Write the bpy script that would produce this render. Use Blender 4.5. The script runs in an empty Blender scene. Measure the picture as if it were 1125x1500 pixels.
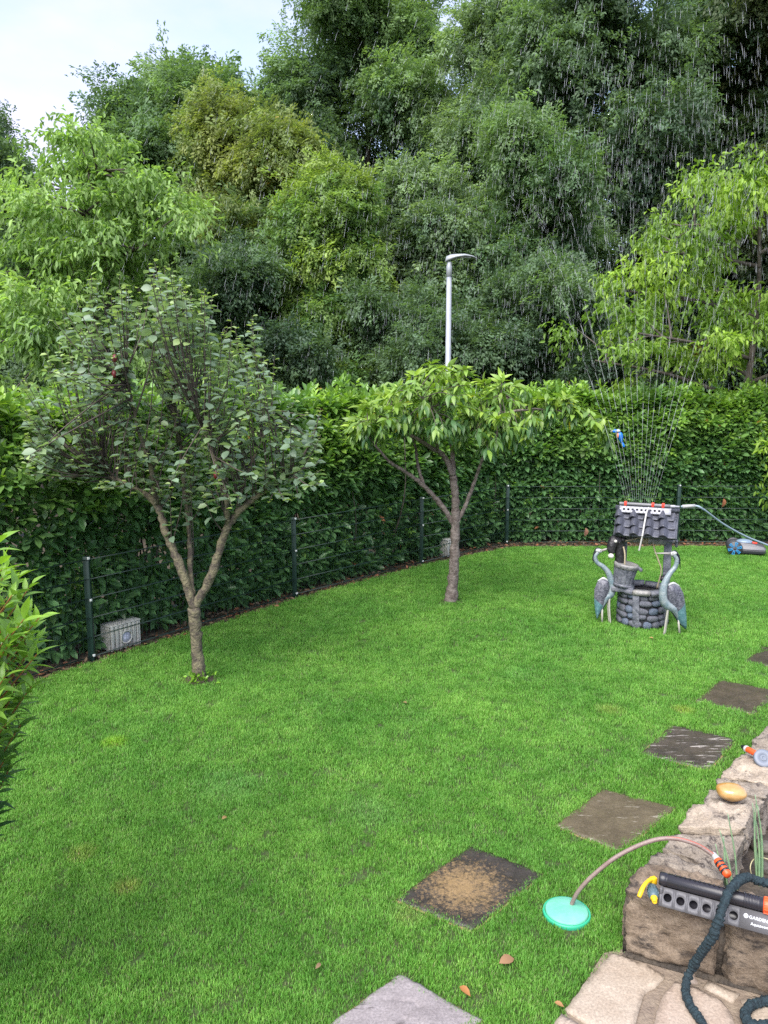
import bpy, bmesh, math, random
import numpy as np
from mathutils import Vector, Matrix, noise

R = math.radians
rng = np.random.default_rng(7)
random.seed(7)
sc = bpy.context.scene
C = sc.collection

# ---------------------------------------------------------------- camera, light, exposure
FPX, HOR, HC = 1150.0, 575.0, 2.66          # focal length in photo pixels, horizon row, eye height
PITCH = math.atan((750 - HOR) / FPX)
cam = bpy.data.objects.new('camera', bpy.data.cameras.new('camera'))
C.objects.link(cam)
cam.location = (0, 0, HC)
cam.rotation_euler = (math.pi / 2 - PITCH, 0, 0)
cam.data.sensor_fit = 'VERTICAL'
cam.data.sensor_height = 36.0
cam.data.lens = 36.0 * FPX / 1500.0
cam.data.clip_start = 0.05
cam.data.clip_end = 1000
sc.camera = cam

SUN_EL, SUN_AZ = R(53), R(-152)               # azimuth from +Y towards +X
w = bpy.data.worlds.new('World')
sc.world = w
w.use_nodes = True
nt = w.node_tree
nt.nodes.clear()
out = nt.nodes.new('ShaderNodeOutputWorld')
bg = nt.nodes.new('ShaderNodeBackground')
sky = nt.nodes.new('ShaderNodeTexSky')
sky.sky_type = 'NISHITA'
sky.sun_disc = False
sky.sun_elevation = SUN_EL
sky.sun_rotation = SUN_AZ
sky.air_density = 1.0
sky.dust_density = 0.7
sky.ozone_density = 1.3
tc = nt.nodes.new('ShaderNodeTexCoord')
mp = nt.nodes.new('ShaderNodeMapping')
mp.inputs['Scale'].default_value = (1.0, 1.0, 2.4)
mp.inputs['Location'].default_value = (0.35, 0.1, 0.2)
n1 = nt.nodes.new('ShaderNodeTexNoise')
n1.inputs['Scale'].default_value = 1.7
n1.inputs['Detail'].default_value = 7
n1.inputs['Roughness'].default_value = 0.55
rmp = nt.nodes.new('ShaderNodeMapRange')
rmp.inputs['From Min'].default_value = 0.36
rmp.inputs['From Max'].default_value = 0.66
rmp.inputs['To Min'].default_value = 0.12
rmp.inputs['To Max'].default_value = 0.9
mixc = nt.nodes.new('ShaderNodeMix')
mixc.data_type = 'RGBA'
mixc.inputs['B'].default_value = (2.9, 2.7, 3.45, 1)
nt.links.new(tc.outputs['Generated'], mp.inputs['Vector'])
nt.links.new(mp.outputs['Vector'], n1.inputs['Vector'])
nt.links.new(n1.outputs['Fac'], rmp.inputs['Value'])
nt.links.new(rmp.outputs['Result'], mixc.inputs['Factor'])
nt.links.new(sky.outputs['Color'], mixc.inputs['A'])
nt.links.new(mixc.outputs['Result'], bg.inputs['Color'])
nt.links.new(bg.outputs['Background'], out.inputs['Surface'])
bg.inputs['Strength'].default_value = 0.15

sl = bpy.data.lights.new('sun', 'SUN')
sl.energy = 2.9
sl.angle = R(55)
sl.color = (1.0, 0.955, 0.88)
so = bpy.data.objects.new('sun', sl)
C.objects.link(so)
sdir = Vector((math.sin(SUN_AZ) * math.cos(SUN_EL), math.cos(SUN_AZ) * math.cos(SUN_EL), math.sin(SUN_EL)))
so.rotation_euler = sdir.to_track_quat('Z', 'Y').to_euler()
so.location = (-20, 10, 40)

sc.view_settings.view_transform = 'Standard'
sc.view_settings.look = 'None'
sc.view_settings.gamma = 1.0
sc.view_settings.use_curve_mapping = False
sc.view_settings.exposure = 1.42
cy = sc.cycles
cy.max_bounces = 8
cy.diffuse_bounces = 6
cy.glossy_bounces = 3
cy.transmission_bounces = 4
cy.transparent_max_bounces = 6
cy.caustics_reflective = False
cy.caustics_refractive = False
cy.sample_clamp_indirect = 6
cy.use_adaptive_sampling = True
cy.adaptive_threshold = 0.01
cy.use_denoising = False


# ---------------------------------------------------------------- helpers
_cp, _sp = math.cos(PITCH), math.sin(PITCH)


def ray(px, py):
    u, v = (px - 562.5), (750 - py)
    return np.array([u, _cp * FPX + _sp * v, -_sp * FPX + _cp * v]) / FPX


def G(px, py, z=0.0):
    """The place on the level z that the photo shows at a pixel."""
    d = ray(px, py)
    return np.array([0, 0, HC]) + d * ((z - HC) / d[2])


def D(px, py, Y):
    """The place at the distance Y that the photo shows at a pixel."""
    d = ray(px, py)
    return np.array([0, 0, HC]) + d * (Y / d[1])


def project(P):
    P = np.atleast_2d(P)
    x, y, z = P[:, 0], P[:, 1], P[:, 2] - HC
    f = _cp * y - _sp * z
    v = _sp * y + _cp * z
    return np.stack([562.5 + FPX * x / f, 750 - FPX * v / f, f], 1)


def tag(o, label=None, cat=None, group=None, kind=None):
    if label: o['label'] = label
    if cat: o['category'] = cat
    if group: o['group'] = group
    if kind: o['kind'] = kind
    return o


def thing(name, label, cat, loc=(0, 0, 0), rotz=0.0, group=None):
    o = bpy.data.objects.new(name, None)
    C.objects.link(o)
    o.empty_display_size = 0.1
    o.location = [float(a) for a in loc]
    o.rotation_euler = (0, 0, rotz)
    return tag(o, label, cat, group)


def np_mesh(name, V, Fs, mat=None, tint=None, smooth=False):
    V = np.asarray(V, float)
    me = bpy.data.meshes.new(name)
    Fs = [np.asarray(f, np.int64) for f in Fs if len(f)]
    me.vertices.add(len(V))
    me.vertices.foreach_set('co', V.astype(np.float32).ravel())
    loops = np.concatenate([f.ravel() for f in Fs])
    counts = np.concatenate([np.full(len(f), f.shape[1]) for f in Fs])
    starts = np.concatenate([[0], np.cumsum(counts)[:-1]])
    me.loops.add(len(loops))
    me.loops.foreach_set('vertex_index', loops.astype(np.int32))
    me.polygons.add(len(counts))
    me.polygons.foreach_set('loop_start', starts.astype(np.int32))
    me.polygons.foreach_set('loop_total', counts.astype(np.int32))
    if smooth:
        me.polygons.foreach_set('use_smooth', np.ones(len(counts), bool))
    if tint is not None:
        tint = np.asarray(tint) * np.array([1.5, 1.5, 1.5])
        at = me.attributes.new('tint', 'FLOAT_COLOR', 'POINT')
        t = np.ones((len(V), 4), np.float32)
        t[:, :3] = tint
        at.data.foreach_set('color', t.ravel())
    me.update(calc_edges=True)
    me.validate()
    if mat: me.materials.append(mat)
    return me


def link(name, me, parent=None, world=True):
    o = bpy.data.objects.new(name, me)
    C.objects.link(o)
    if parent is not None:
        o.parent = parent
        if world:
            base = Vector((0, 0, 0))
            p = parent
            while p is not None:
                base += p.location
                p = p.parent
            o.location = -base
    return o


class MB:
    """Collects shapes and links them as one mesh object."""
    def __init__(s): s.V, s.F, s.n = [], [], 0

    def add(s, V, Fs):
        V = np.asarray(V, float).reshape(-1, 3)
        for f in Fs:
            f = np.asarray(f, np.int64)
            if f.size: s.F.append(f + s.n)
        s.V.append(V)
        s.n += len(V)
        return s

    def box(s, c, size, rot=None, bev=0.0):
        bm = bmesh.new()
        bmesh.ops.create_cube(bm, size=1)
        bmesh.ops.scale(bm, vec=size, verts=bm.verts)
        if bev: bmesh.ops.bevel(bm, geom=bm.edges[:], offset=bev, segments=2, profile=0.5, affect='EDGES')
        return s.bm(bm, c, rot)

    def bm(s, bm, c=(0, 0, 0), rot=None):
        if rot is not None: bmesh.ops.rotate(bm, cent=(0, 0, 0), matrix=rot, verts=bm.verts)
        bm.verts.index_update()
        V = np.array([v.co[:] for v in bm.verts]) + np.array(c)
        groups = {}
        for f in bm.faces: groups.setdefault(len(f.verts), []).append([v.index for v in f.verts])
        bm.free()
        return s.add(V, [np.array(g) for g in groups.values()])

    def tube(s, P, r, sides=8, cap=True):
        return s.add(*tube(P, r, sides, cap))

    def cyl(s, a, b, r, r2=None, sides=16):
        return s.tube([a, b], [r, r if r2 is None else r2], sides)

    def lathe(s, prof, sides=24, c=(0, 0, 0), rot=None):
        """prof: (radius, height) pairs"""
        prof = np.array(prof, float)
        a = np.linspace(0, 2 * np.pi, sides, endpoint=False)
        V = np.stack([np.outer(prof[:, 0], np.cos(a)), np.outer(prof[:, 0], np.sin(a)), np.repeat(prof[:, 1:2], sides, 1)], 2).reshape(-1, 3)
        if rot is not None: V = V @ np.array(rot).T
        V = V + np.array(c)
        F = ringfaces(len(prof), sides)
        caps = [np.arange(sides)[::-1][None], (np.arange(sides) + (len(prof) - 1) * sides)[None]]
        return s.add(V, [F] + caps)

    def ball(s, c, size, rot=None, sub=2):
        bm = bmesh.new()
        bmesh.ops.create_icosphere(bm, subdivisions=sub, radius=1)
        bmesh.ops.scale(bm, vec=size, verts=bm.verts)
        return s.bm(bm, c, rot)

    def prism(s, poly, z0, z1):
        """plan polygon (counter-clockwise) raised from z0 to z1"""
        n = len(poly)
        poly = np.asarray(poly, float)[:, :2]
        V = np.vstack([np.c_[poly, np.full(n, z0)], np.c_[poly, np.full(n, z1)]])
        i = np.arange(n)
        j = (i + 1) % n
        return s.add(V, [np.stack([i, j, j + n, i + n], 1), i[::-1][None], (i + n)[None]])

    def build(s, name, mat, parent=None, world=False, smooth=False, tint=None):
        return link(name, np_mesh(name, np.vstack(s.V), s.F, mat, tint, smooth), parent, world)


def ringfaces(m, sides):
    i = np.arange(m - 1)[:, None] * sides
    k = np.arange(sides)[None]
    k2 = (k + 1) % sides
    return np.stack([i + k, i + k2, i + sides + k2, i + sides + k], 2).reshape(-1, 4)


def tube(P, r, sides=8, cap=True):
    P = np.asarray(P, float)
    m = len(P)
    r = np.broadcast_to(np.asarray(r, float), (m,))
    T = np.gradient(P, axis=0)
    T /= np.linalg.norm(T, axis=1, keepdims=True) + 1e-12
    u = np.cross(T[0], [0, 0, 1.0])
    if np.linalg.norm(u) < 1e-3: u = np.cross(T[0], [1.0, 0, 0])
    u /= np.linalg.norm(u)
    a = np.linspace(0, 2 * np.pi, sides, endpoint=False)
    V = np.empty((m, sides, 3))
    for i in range(m):
        u = u - T[i] * np.dot(u, T[i])
        u /= np.linalg.norm(u)
        v = np.cross(T[i], u)
        V[i] = P[i] + r[i] * (np.cos(a)[:, None] * u + np.sin(a)[:, None] * v)
    F = [ringfaces(m, sides)]
    if cap: F += [np.arange(sides)[::-1][None], (np.arange(sides) + (m - 1) * sides)[None]]
    return V.reshape(-1, 3), F


def spline(P, n=8):
    """Catmull-Rom through the points."""
    P = np.asarray(P, float)
    Q = np.vstack([2 * P[0] - P[1], P, 2 * P[-1] - P[-2]])
    o = []
    for i in range(1, len(Q) - 2):
        for t in np.arange(n) / n:
            a, b, c, d = Q[i - 1], Q[i], Q[i + 1], Q[i + 2]
            o.append(0.5 * (2 * b + (c - a) * t + (2 * a - 5 * b + 4 * c - d) * t * t + (3 * b - a - 3 * c + d) * t ** 3))
    o.append(P[-1])
    return np.array(o)


# ---------------------------------------------------------------- materials
def mat(name, col, rough=0.6, bump=0.0, bscale=30.0, var=0.0, vscale=8.0, col2=None, spec=0.5, metal=0.0, coat=0.0, coords='Object', detail=5):
    m = bpy.data.materials.new(name)
    m.use_nodes = True
    t = m.node_tree
    b = t.nodes['Principled BSDF']
    b.inputs['Base Color'].default_value = (*col, 1)
    b.inputs['Roughness'].default_value = rough
    b.inputs['Specular IOR Level'].default_value = spec
    b.inputs['Metallic'].default_value = metal
    b.inputs['Coat Weight'].default_value = coat
    tcx = t.nodes.new('ShaderNodeTexCoord')
    if col2 is not None:
        n = t.nodes.new('ShaderNodeTexNoise')
        n.inputs['Scale'].default_value = vscale
        n.inputs['Detail'].default_value = detail
        n.inputs['Roughness'].default_value = 0.65
        t.links.new(tcx.outputs[coords], n.inputs['Vector'])
        r = t.nodes.new('ShaderNodeValToRGB')
        r.color_ramp.elements[0].position = 0.36 - var * 0.1
        r.color_ramp.elements[1].position = 0.64 + var * 0.1
        r.color_ramp.elements[0].color = (*col, 1)
        r.color_ramp.elements[1].color = (*col2, 1)
        t.links.new(n.outputs['Fac'], r.inputs['Fac'])
        t.links.new(r.outputs['Color'], b.inputs['Base Color'])
    if bump:
        n = t.nodes.new('ShaderNodeTexNoise')
        n.inputs['Scale'].default_value = bscale
        n.inputs['Detail'].default_value = 8
        t.links.new(tcx.outputs[coords], n.inputs['Vector'])
        bp = t.nodes.new('ShaderNodeBump')
        bp.inputs['Strength'].default_value = bump
        bp.inputs['Distance'].default_value = 0.02
        t.links.new(n.outputs['Fac'], bp.inputs['Height'])
        t.links.new(bp.outputs['Normal'], b.inputs['Normal'])
    return m


def leaf_mat(name, rough=0.38, trans=0.3, spec=0.5, warm=(1.15, 1.25, 0.5), back=None):
    """Leaf: colour from the mesh's tint attribute, light passing through; back = paler underside factor."""
    m = bpy.data.materials.new(name)
    m.use_nodes = True
    t = m.node_tree
    b = t.nodes['Principled BSDF']
    a = t.nodes.new('ShaderNodeAttribute')
    a.attribute_name = 'tint'
    colout = a.outputs['Color']
    if back:
        g = t.nodes.new('ShaderNodeNewGeometry')
        mx = t.nodes.new('ShaderNodeMix')
        mx.data_type = 'RGBA'
        mul = t.nodes.new('ShaderNodeMix')
        mul.data_type = 'RGBA'
        mul.blend_type = 'MULTIPLY'
        mul.inputs['Factor'].default_value = 1
        mul.inputs['B'].default_value = (*back, 1)
        t.links.new(colout, mul.inputs['A'])
        t.links.new(g.outputs['Backfacing'], mx.inputs['Factor'])
        t.links.new(colout, mx.inputs['A'])
        t.links.new(mul.outputs['Result'], mx.inputs['B'])
        colout = mx.outputs['Result']
    t.links.new(colout, b.inputs['Base Color'])
    b.inputs['Roughness'].default_value = rough
    b.inputs['Specular IOR Level'].default_value = spec
    tr = t.nodes.new('ShaderNodeBsdfTranslucent')
    mul2 = t.nodes.new('ShaderNodeMix')
    mul2.data_type = 'RGBA'
    mul2.blend_type = 'MULTIPLY'
    mul2.inputs['Factor'].default_value = 1
    mul2.inputs['B'].default_value = (*warm, 1)
    t.links.new(a.outputs['Color'], mul2.inputs['A'])
    t.links.new(mul2.outputs['Result'], tr.inputs['Color'])
    ms = t.nodes.new('ShaderNodeMixShader')
    ms.inputs['Fac'].default_value = trans
    t.links.new(b.outputs['BSDF'], ms.inputs[1])
    t.links.new(tr.outputs['BSDF'], ms.inputs[2])
    t.links.new(ms.outputs['Shader'], t.nodes['Material Output'].inputs['Surface'])
    return m


M_laurel = leaf_mat('laurel_leaf', 0.30, 0.40, 0.5)
M_quince = leaf_mat('quince_leaf', 0.40, 0.36, 0.5, back=(1.5, 1.4, 1.5))
M_cherry = leaf_mat('cherry_leaf', 0.38, 0.34, 0.5)
M_far = leaf_mat('tree_leaf', 0.5, 0.45, 0.35)
M_wood = leaf_mat('wood_leaf', 0.5, 0.45, 0.35)
[n for n in M_wood.node_tree.nodes if n.type == 'ATTRIBUTE'][0].attribute_type = 'INSTANCER'
M_grass = leaf_mat('grass_blade', 0.5, 0.3, 0.3)
M_bark = mat('bark', (0.16, 0.125, 0.10), 0.85, 0.9, 45, col2=(0.30, 0.25, 0.20), vscale=14)
M_darkbark = mat('dark_bark', (0.045, 0.035, 0.028), 0.9, 0.8, 30, col2=(0.10, 0.085, 0.07), vscale=6)


# ---------------------------------------------------------------- leaves
def leaf_low(fold=0.25, w1=0.42, w2=0.40, t1=0.33, t2=0.70, droop=0.12):
    """Six-point leaf of length 1 along +X folded on its midrib: two quads."""
    V = np.array([[0, 0, 0], [t1, w1 / 2 * 1, fold * w1 / 2], [t2, w2 / 2, fold * w2 / 2 - droop * t2 * t2 * 0.6],
                  [1, 0, -droop], [t2, -w2 / 2, fold * w2 / 2 - droop * t2 * t2 * 0.6], [t1, -w1 / 2, fold * w1 / 2]], float)
    return V, np.array([[0, 3, 2, 1], [0, 5, 4, 3]])


def leaf_quad(wd=0.45, droop=0.15):
    V = np.array([[0, 0, 0], [0.5, -wd / 2, 0.06], [1, 0, -droop], [0.5, wd / 2, 0.06]], float)
    return V, np.array([[0, 1, 2, 3]])


def leaf_full(width=0.4, fold=0.3, droop=0.25, prof=(0.0, 0.62, 0.95, 1.0, 0.78, 0.4, 0.0), petiole=0.0):
    """Leaf of length 1 with midrib, curved along its length (24 triangles)."""
    n = len(prof)
    t = np.linspace(0, 1, n)
    ww = np.array(prof) * width / 2
    z = -droop * t ** 2
    mid = np.c_[t, np.zeros(n), z]
    L = np.c_[t, ww, z + fold * ww]
    Rr = np.c_[t, -ww, z + fold * ww]
    V = [mid]
    V.append(L[1:-1]); V.append(Rr[1:-1])
    k = n - 2
    F4, F3 = [], []
    l = lambda i: n + i - 1
    r = lambda i: n + k + i - 1
    F3 += [[0, 1, l(1)], [0, r(1), 1], [n - 2, n - 1, l(n - 2)], [n - 2, r(n - 2), n - 1]]
    for i in range(1, n - 2):
        F4 += [[i, i + 1, l(i + 1), l(i)], [i, r(i), r(i + 1), i + 1]]
    V = np.vstack(V)
    Fs = [np.array(F4), np.array(F3)]
    return V, Fs


def frames(dirs, ups, roll=None):
    """Rotation matrices whose columns are leaf axis, side, normal."""
    x = dirs / (np.linalg.norm(dirs, axis=1, keepdims=True) + 1e-9)
    z = ups - x * np.sum(ups * x, 1, keepdims=True)
    z /= np.linalg.norm(z, axis=1, keepdims=True) + 1e-9
    y = np.cross(z, x)
    if roll is not None:
        c, s = np.cos(roll)[:, None], np.sin(roll)[:, None]
        y, z = c * y + s * z, -s * y + c * z
    return np.stack([x, y, z], 2)


def scatter(P, Rm, S, tint, base):
    """All leaves as one vertex array. base = (V, F or list of F)."""
    BV, BF = base
    if not isinstance(BF, list): BF = [BF]
    n, k = len(P), len(BV)
    V = np.einsum('nij,kj->nki', Rm, BV) * S[:, None, None] + P[:, None, :]
    F = [(f[None] + (np.arange(n) * k)[:, None, None]).reshape(-1, f.shape[1]) for f in BF]
    return V.reshape(-1, 3), F, np.repeat(tint, k, 0)


def single_leaves(parent, P, Rm, S, tint, base, m, name='leaf', variants=10):
    """Each leaf an object of its own; alike leaves share mesh data."""
    BV, BF = base
    if not isinstance(BF, list): BF = [BF]
    order = np.argsort(tint[:, 1])
    bins = np.array_split(order, min(variants, len(order)))
    loc = np.array(parent.location)
    for b in bins:
        me = np_mesh('leaf', BV, BF, m, np.repeat(tint[b].mean(0)[None], len(BV), 0), True)
        for i in b:
            o = bpy.data.objects.new(name, me)
            C.objects.link(o)
            o.parent = parent
            mt = np.eye(4)
            mt[:3, :3] = Rm[i] * S[i]
            mt[:3, 3] = P[i] - loc
            o.matrix_basis = Matrix(mt.tolist())


def split_front(P, n=300, margin=0, bias=None):
    """Indices of the n leaves that show largest (in the frame, nearest), and the rest."""
    q = project(P)
    ok = (q[:, 0] > margin) & (q[:, 0] < 1125 - margin) & (q[:, 1] > margin) & (q[:, 1] < 1500 - margin) & (q[:, 2] > 0.1)
    d = q[:, 2] + (0 if bias is None else bias) + np.where(ok, 0, 1e6)
    idx = np.argsort(d)[:n]
    mask = np.zeros(len(P), bool)
    mask[idx] = True
    return np.where(mask)[0], np.where(~mask)[0]


def unit(v):
    v = np.asarray(v, float)
    return v / (np.linalg.norm(v, axis=-1, keepdims=True) + 1e-9)


def spread(name, P, Rm, S, tint, protos, parent=None):
    """One object that scatters alike small pieces (a crown's leaf sprays)."""
    n = len(P)
    e = np.stack([np.arctan2(Rm[:, 2, 1], Rm[:, 2, 2]), -np.arcsin(np.clip(Rm[:, 2, 0], -1, 1)), np.arctan2(Rm[:, 1, 0], Rm[:, 0, 0])], 1)
    me = bpy.data.meshes.new(name)
    me.vertices.add(n)
    me.vertices.foreach_set('co', np.asarray(P, np.float32).ravel())
    me.attributes.new('rot', 'FLOAT_VECTOR', 'POINT').data.foreach_set('vector', e.astype(np.float32).ravel())
    me.attributes.new('scl', 'FLOAT', 'POINT').data.foreach_set('value', np.asarray(S, np.float32))
    me.attributes.new('pick', 'INT', 'POINT').data.foreach_set('value', rng.integers(0, len(protos), n).astype(np.int32))
    c_ = np.ones((n, 4), np.float32)
    c_[:, :3] = tint
    me.attributes.new('tint', 'FLOAT_COLOR', 'POINT').data.foreach_set('color', c_.ravel())
    me.update()
    o = link(name, me, parent)
    key = 'spread_' + protos[0].name
    ng = bpy.data.node_groups.get(key)
    if ng is None:
        ng = bpy.data.node_groups.new(key, 'GeometryNodeTree')
        ng.interface.new_socket('Geometry', in_out='INPUT', socket_type='NodeSocketGeometry')
        ng.interface.new_socket('Geometry', in_out='OUTPUT', socket_type='NodeSocketGeometry')
        gi, go = ng.nodes.new('NodeGroupInput'), ng.nodes.new('NodeGroupOutput')
        inst = ng.nodes.new('GeometryNodeInstanceOnPoints')
        g2i = ng.nodes.new('GeometryNodeGeometryToInstance')
        for pr in protos[::-1]:
            oi = ng.nodes.new('GeometryNodeObjectInfo')
            oi.inputs['Object'].default_value = pr
            oi.inputs['As Instance'].default_value = False
            ng.links.new(oi.outputs['Geometry'], g2i.inputs[0])

        def at(nm, typ):
            a_ = ng.nodes.new('GeometryNodeInputNamedAttribute')
            a_.data_type = typ
            a_.inputs['Name'].default_value = nm
            return a_.outputs['Attribute']

        ng.links.new(gi.outputs[0], inst.inputs['Points'])
        ng.links.new(g2i.outputs[0], inst.inputs['Instance'])
        inst.inputs['Pick Instance'].default_value = True
        ng.links.new(at('pick', 'INT'), inst.inputs['Instance Index'])
        ng.links.new(at('rot', 'FLOAT_VECTOR'), inst.inputs['Rotation'])
        ng.links.new(at('scl', 'FLOAT'), inst.inputs['Scale'])
        ng.links.new(inst.outputs[0], go.inputs[0])
    o.modifiers.new('spread', 'NODES').node_group = ng
    return o


# ---------------------------------------------------------------- ground, lawn
F1, F2, F3, F4 = G(135, 966), G(432, 874), G(617, 826), G(742, 797)
F0 = F1 + (F1 - F2) * 1.0
FM1 = F0 + (F1 - F2) * 1.0
B1 = G(993, 797.5)
B1[1] = F4[1] + 0.05
B2 = B1 + (B1 - F4) * 1.0
B3 = B2 + (B1 - F4) * 1.0
FL = np.array([FM1, F0, F1, F2, F3, F4])
FB = np.array([F4, B1, B2, B3])

M_soil = mat('forest_soil', (0.035, 0.027, 0.018), 0.95, 0.8, 12, col2=(0.075, 0.055, 0.035), vscale=9)
M_turfsoil = mat('lawn_soil', (0.04, 0.09, 0.014), 0.95, 0.8, 60, col2=(0.045, 0.05, 0.018), vscale=25)


def sheet(name, poly, z, m, kind='structure'):
    n = len(poly)
    V = np.c_[np.asarray(poly)[:, :2], np.full(n, z)]
    o = link(name, np_mesh(name, V, [np.arange(n)[None]], m))
    return tag(o, kind=kind)


a = np.linspace(0, 2 * np.pi, 48, endpoint=False)
sheet('ground', np.c_[300 * np.cos(a), 60 + 300 * np.sin(a)], -0.012, M_soil)


def inset(P, d):
    """Shift a fence line towards the lawn by d."""
    o = []
    for i, p in enumerate(P):
        t = unit(P[min(i + 1, len(P) - 1)][:2] - P[max(i - 1, 0)][:2])
        o.append([p[0] + t[1] * d, p[1] - t[0] * d])
    return np.array(o)


edge_l = inset(FL, 0.09)
LAWN = np.vstack([edge_l[:-1], [[F4[0] + 0.05, F4[1] - 0.30], [F4[0] + 0.6, F4[1] - 0.27], [B1[0], F4[1] - 0.25], [B3[0], F4[1] - 0.25], [B3[0], 0.6], [FM1[0], 0.6]]])
sheet('lawn', LAWN, -0.004, M_turfsoil)


def inside(P, poly):
    x, y = P[:, 0], P[:, 1]
    r = np.zeros(len(P), bool)
    j = len(poly) - 1
    for i in range(len(poly)):
        xi, yi, xj, yj = poly[i][0], poly[i][1], poly[j][0], poly[j][1]
        c = ((yi > y) != (yj > y)) & (x < (xj - xi) * (y - yi) / (yj - yi + 1e-12) + xi)
        r ^= c
        j = i
    return r


# things that stand in the lawn (plans kept free of grass)
WT = 0.345                                           # wall top height
SLAB_PX = [[(585, 1428), (706, 1496), (610, 1560), (470, 1512)],
           [(690, 1241), (795, 1281), (692, 1364), (580, 1318)],
           [(884, 1157), (990, 1184), (908, 1248), (814, 1210)],
           [(983, 1063), (1078, 1084), (1038, 1128), (938, 1105)],
           [(1056, 997), (1142, 1013), (1106, 1047), (1019, 1027)],
           [(1122, 949), (1202, 962), (1166, 984), (1088, 969)]]
SLABS = [np.array([G(*p)[:2] for p in q]) for q in SLAB_PX]
LID_C, LID_R = G(830, 1339)[:2], 0.118
T1, T2 = G(293, 996), G(661, 881)
WELL = G(941, 923) + np.array([0.09, 0.31, 0])
WELL_ROT = R(-22)

# planter wall plan: outer edge up the lawn, then the front run
CW = G(913, 1392)[:2]                                # front corner on the ground
W_OUT = np.array([G(*p, WT)[:2] for p in [(913, 1300), (946, 1262), (968, 1236), (993, 1214), (1021, 1181), (1047, 1152), (1056, 1138), (1087, 1106), (1127, 1060), (1190, 1003)]])
W_IN = np.array([G(*p, WT)[:2] for p in [(1030, 1305), (1040, 1290), (1060, 1268), (1092, 1215), (1103, 1180), (1120, 1166), (1132, 1150), (1160, 1110), (1200, 1062), (1262, 1003)]])
FR_DIR = unit(G(1052, 1356, WT)[:2] - G(916, 1322, WT)[:2])
c0 = CW
PATIO = np.array([CW + [-0.01, 0.0], G(884, 1398)[:2], G(818, 1502)[:2], G(700, 1660)[:2], [0.3, 0.6], [3.6, 0.6], CW + FR_DIR * 2.6])
WALLPOLY = np.vstack([W_OUT - [0.02, 0], W_IN[::-1]])
PLANTER = np.vstack([[CW + [-0.01, 0.0]], W_OUT, [[5.2, 7.5], [6.5, 3.0]], [CW + FR_DIR * 2.6]])


def grass_points(dens, zone):
    lo, hi = LAWN.min(0), LAWN.max(0)
    n = int((hi[0] - lo[0]) * (hi[1] - lo[1]) * dens)
    P = rng.uniform(lo, hi, (n, 2))
    P = P[(P[:, 1] > zone[0]) & (P[:, 1] <= zone[1])]
    q = project(np.c_[P, np.zeros(len(P))])
    P = P[(q[:, 0] > -450) & (q[:, 0] < 1900) & (q[:, 1] < 1700)]
    k = inside(P, LAWN) & ~inside(P, PATIO) & ~inside(P, PLANTER)
    for s in SLABS:
        c = s.mean(0)
        k &= ~inside(P, c + (s - c) * 0.985)
    k &= np.hypot(*(P - LID_C).T) > LID_R * 1.06
    k &= np.hypot(*(P - WELL[:2]).T) > 0.29
    for t, rr in ((T1, 0.165), (T2, 0.15)):
        k &= np.hypot(*((P - t[:2] - [0.02, 0.0]) * [1, 1.3]).T) > rr * (0.8 + 0.4 * rng.random(len(P)))
    return P[k]


def tuft(n, rad, h, wd, seed):
    g = np.random.default_rng(seed)
    V, F, T = [], [], []
    for i in range(n):
        r = rad * math.sqrt(g.random())
        an = g.uniform(0, 2 * np.pi)
        p = np.array([r * math.cos(an), r * math.sin(an), -0.004])
        L = h * g.uniform(0.55, 1.2)
        az = g.uniform(0, 2 * np.pi)
        lean = g.uniform(0.1, 0.95)
        d = np.array([math.cos(az), math.sin(az), 0])
        s = np.array([-d[1], d[0], 0]) * wd * g.uniform(0.7, 1.3) / 2
        up = np.array([0, 0, 1.0])
        a0, a1, a2 = p, p + up * L * 0.5 + d * L * 0.22 * lean, p + up * L * (0.95 - 0.3 * lean) + d * L * 0.75 * lean
        k = len(V)
        V += [a0 - s, a0 + s, a1 + s * 0.9, a1 - s * 0.9, a2]
        F.append((k, k + 1, k + 2, k + 3, k + 4))
        b = g.uniform(0.75, 1.3)
        y = g.random()
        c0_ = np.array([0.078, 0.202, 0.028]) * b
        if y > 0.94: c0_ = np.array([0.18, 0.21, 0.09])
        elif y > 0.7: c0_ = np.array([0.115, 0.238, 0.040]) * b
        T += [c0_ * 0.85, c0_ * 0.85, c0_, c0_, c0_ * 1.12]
    F = np.array(F)
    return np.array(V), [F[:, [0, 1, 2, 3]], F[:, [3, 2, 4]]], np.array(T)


# grass colour varies over the lawn (mottling, dry spots) at its real place
t = M_grass.node_tree
attr = [n for n in t.nodes if n.type == 'ATTRIBUTE'][0]
geo = t.nodes.new('ShaderNodeNewGeometry')


def tmul(a_sock, b_sock):
    x = t.nodes.new('ShaderNodeMix')
    x.data_type = 'RGBA'
    x.blend_type = 'MULTIPLY'
    x.inputs['Factor'].default_value = 1
    t.links.new(a_sock, x.inputs['A'])
    t.links.new(b_sock, x.inputs['B'])
    return x.outputs['Result']


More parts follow.
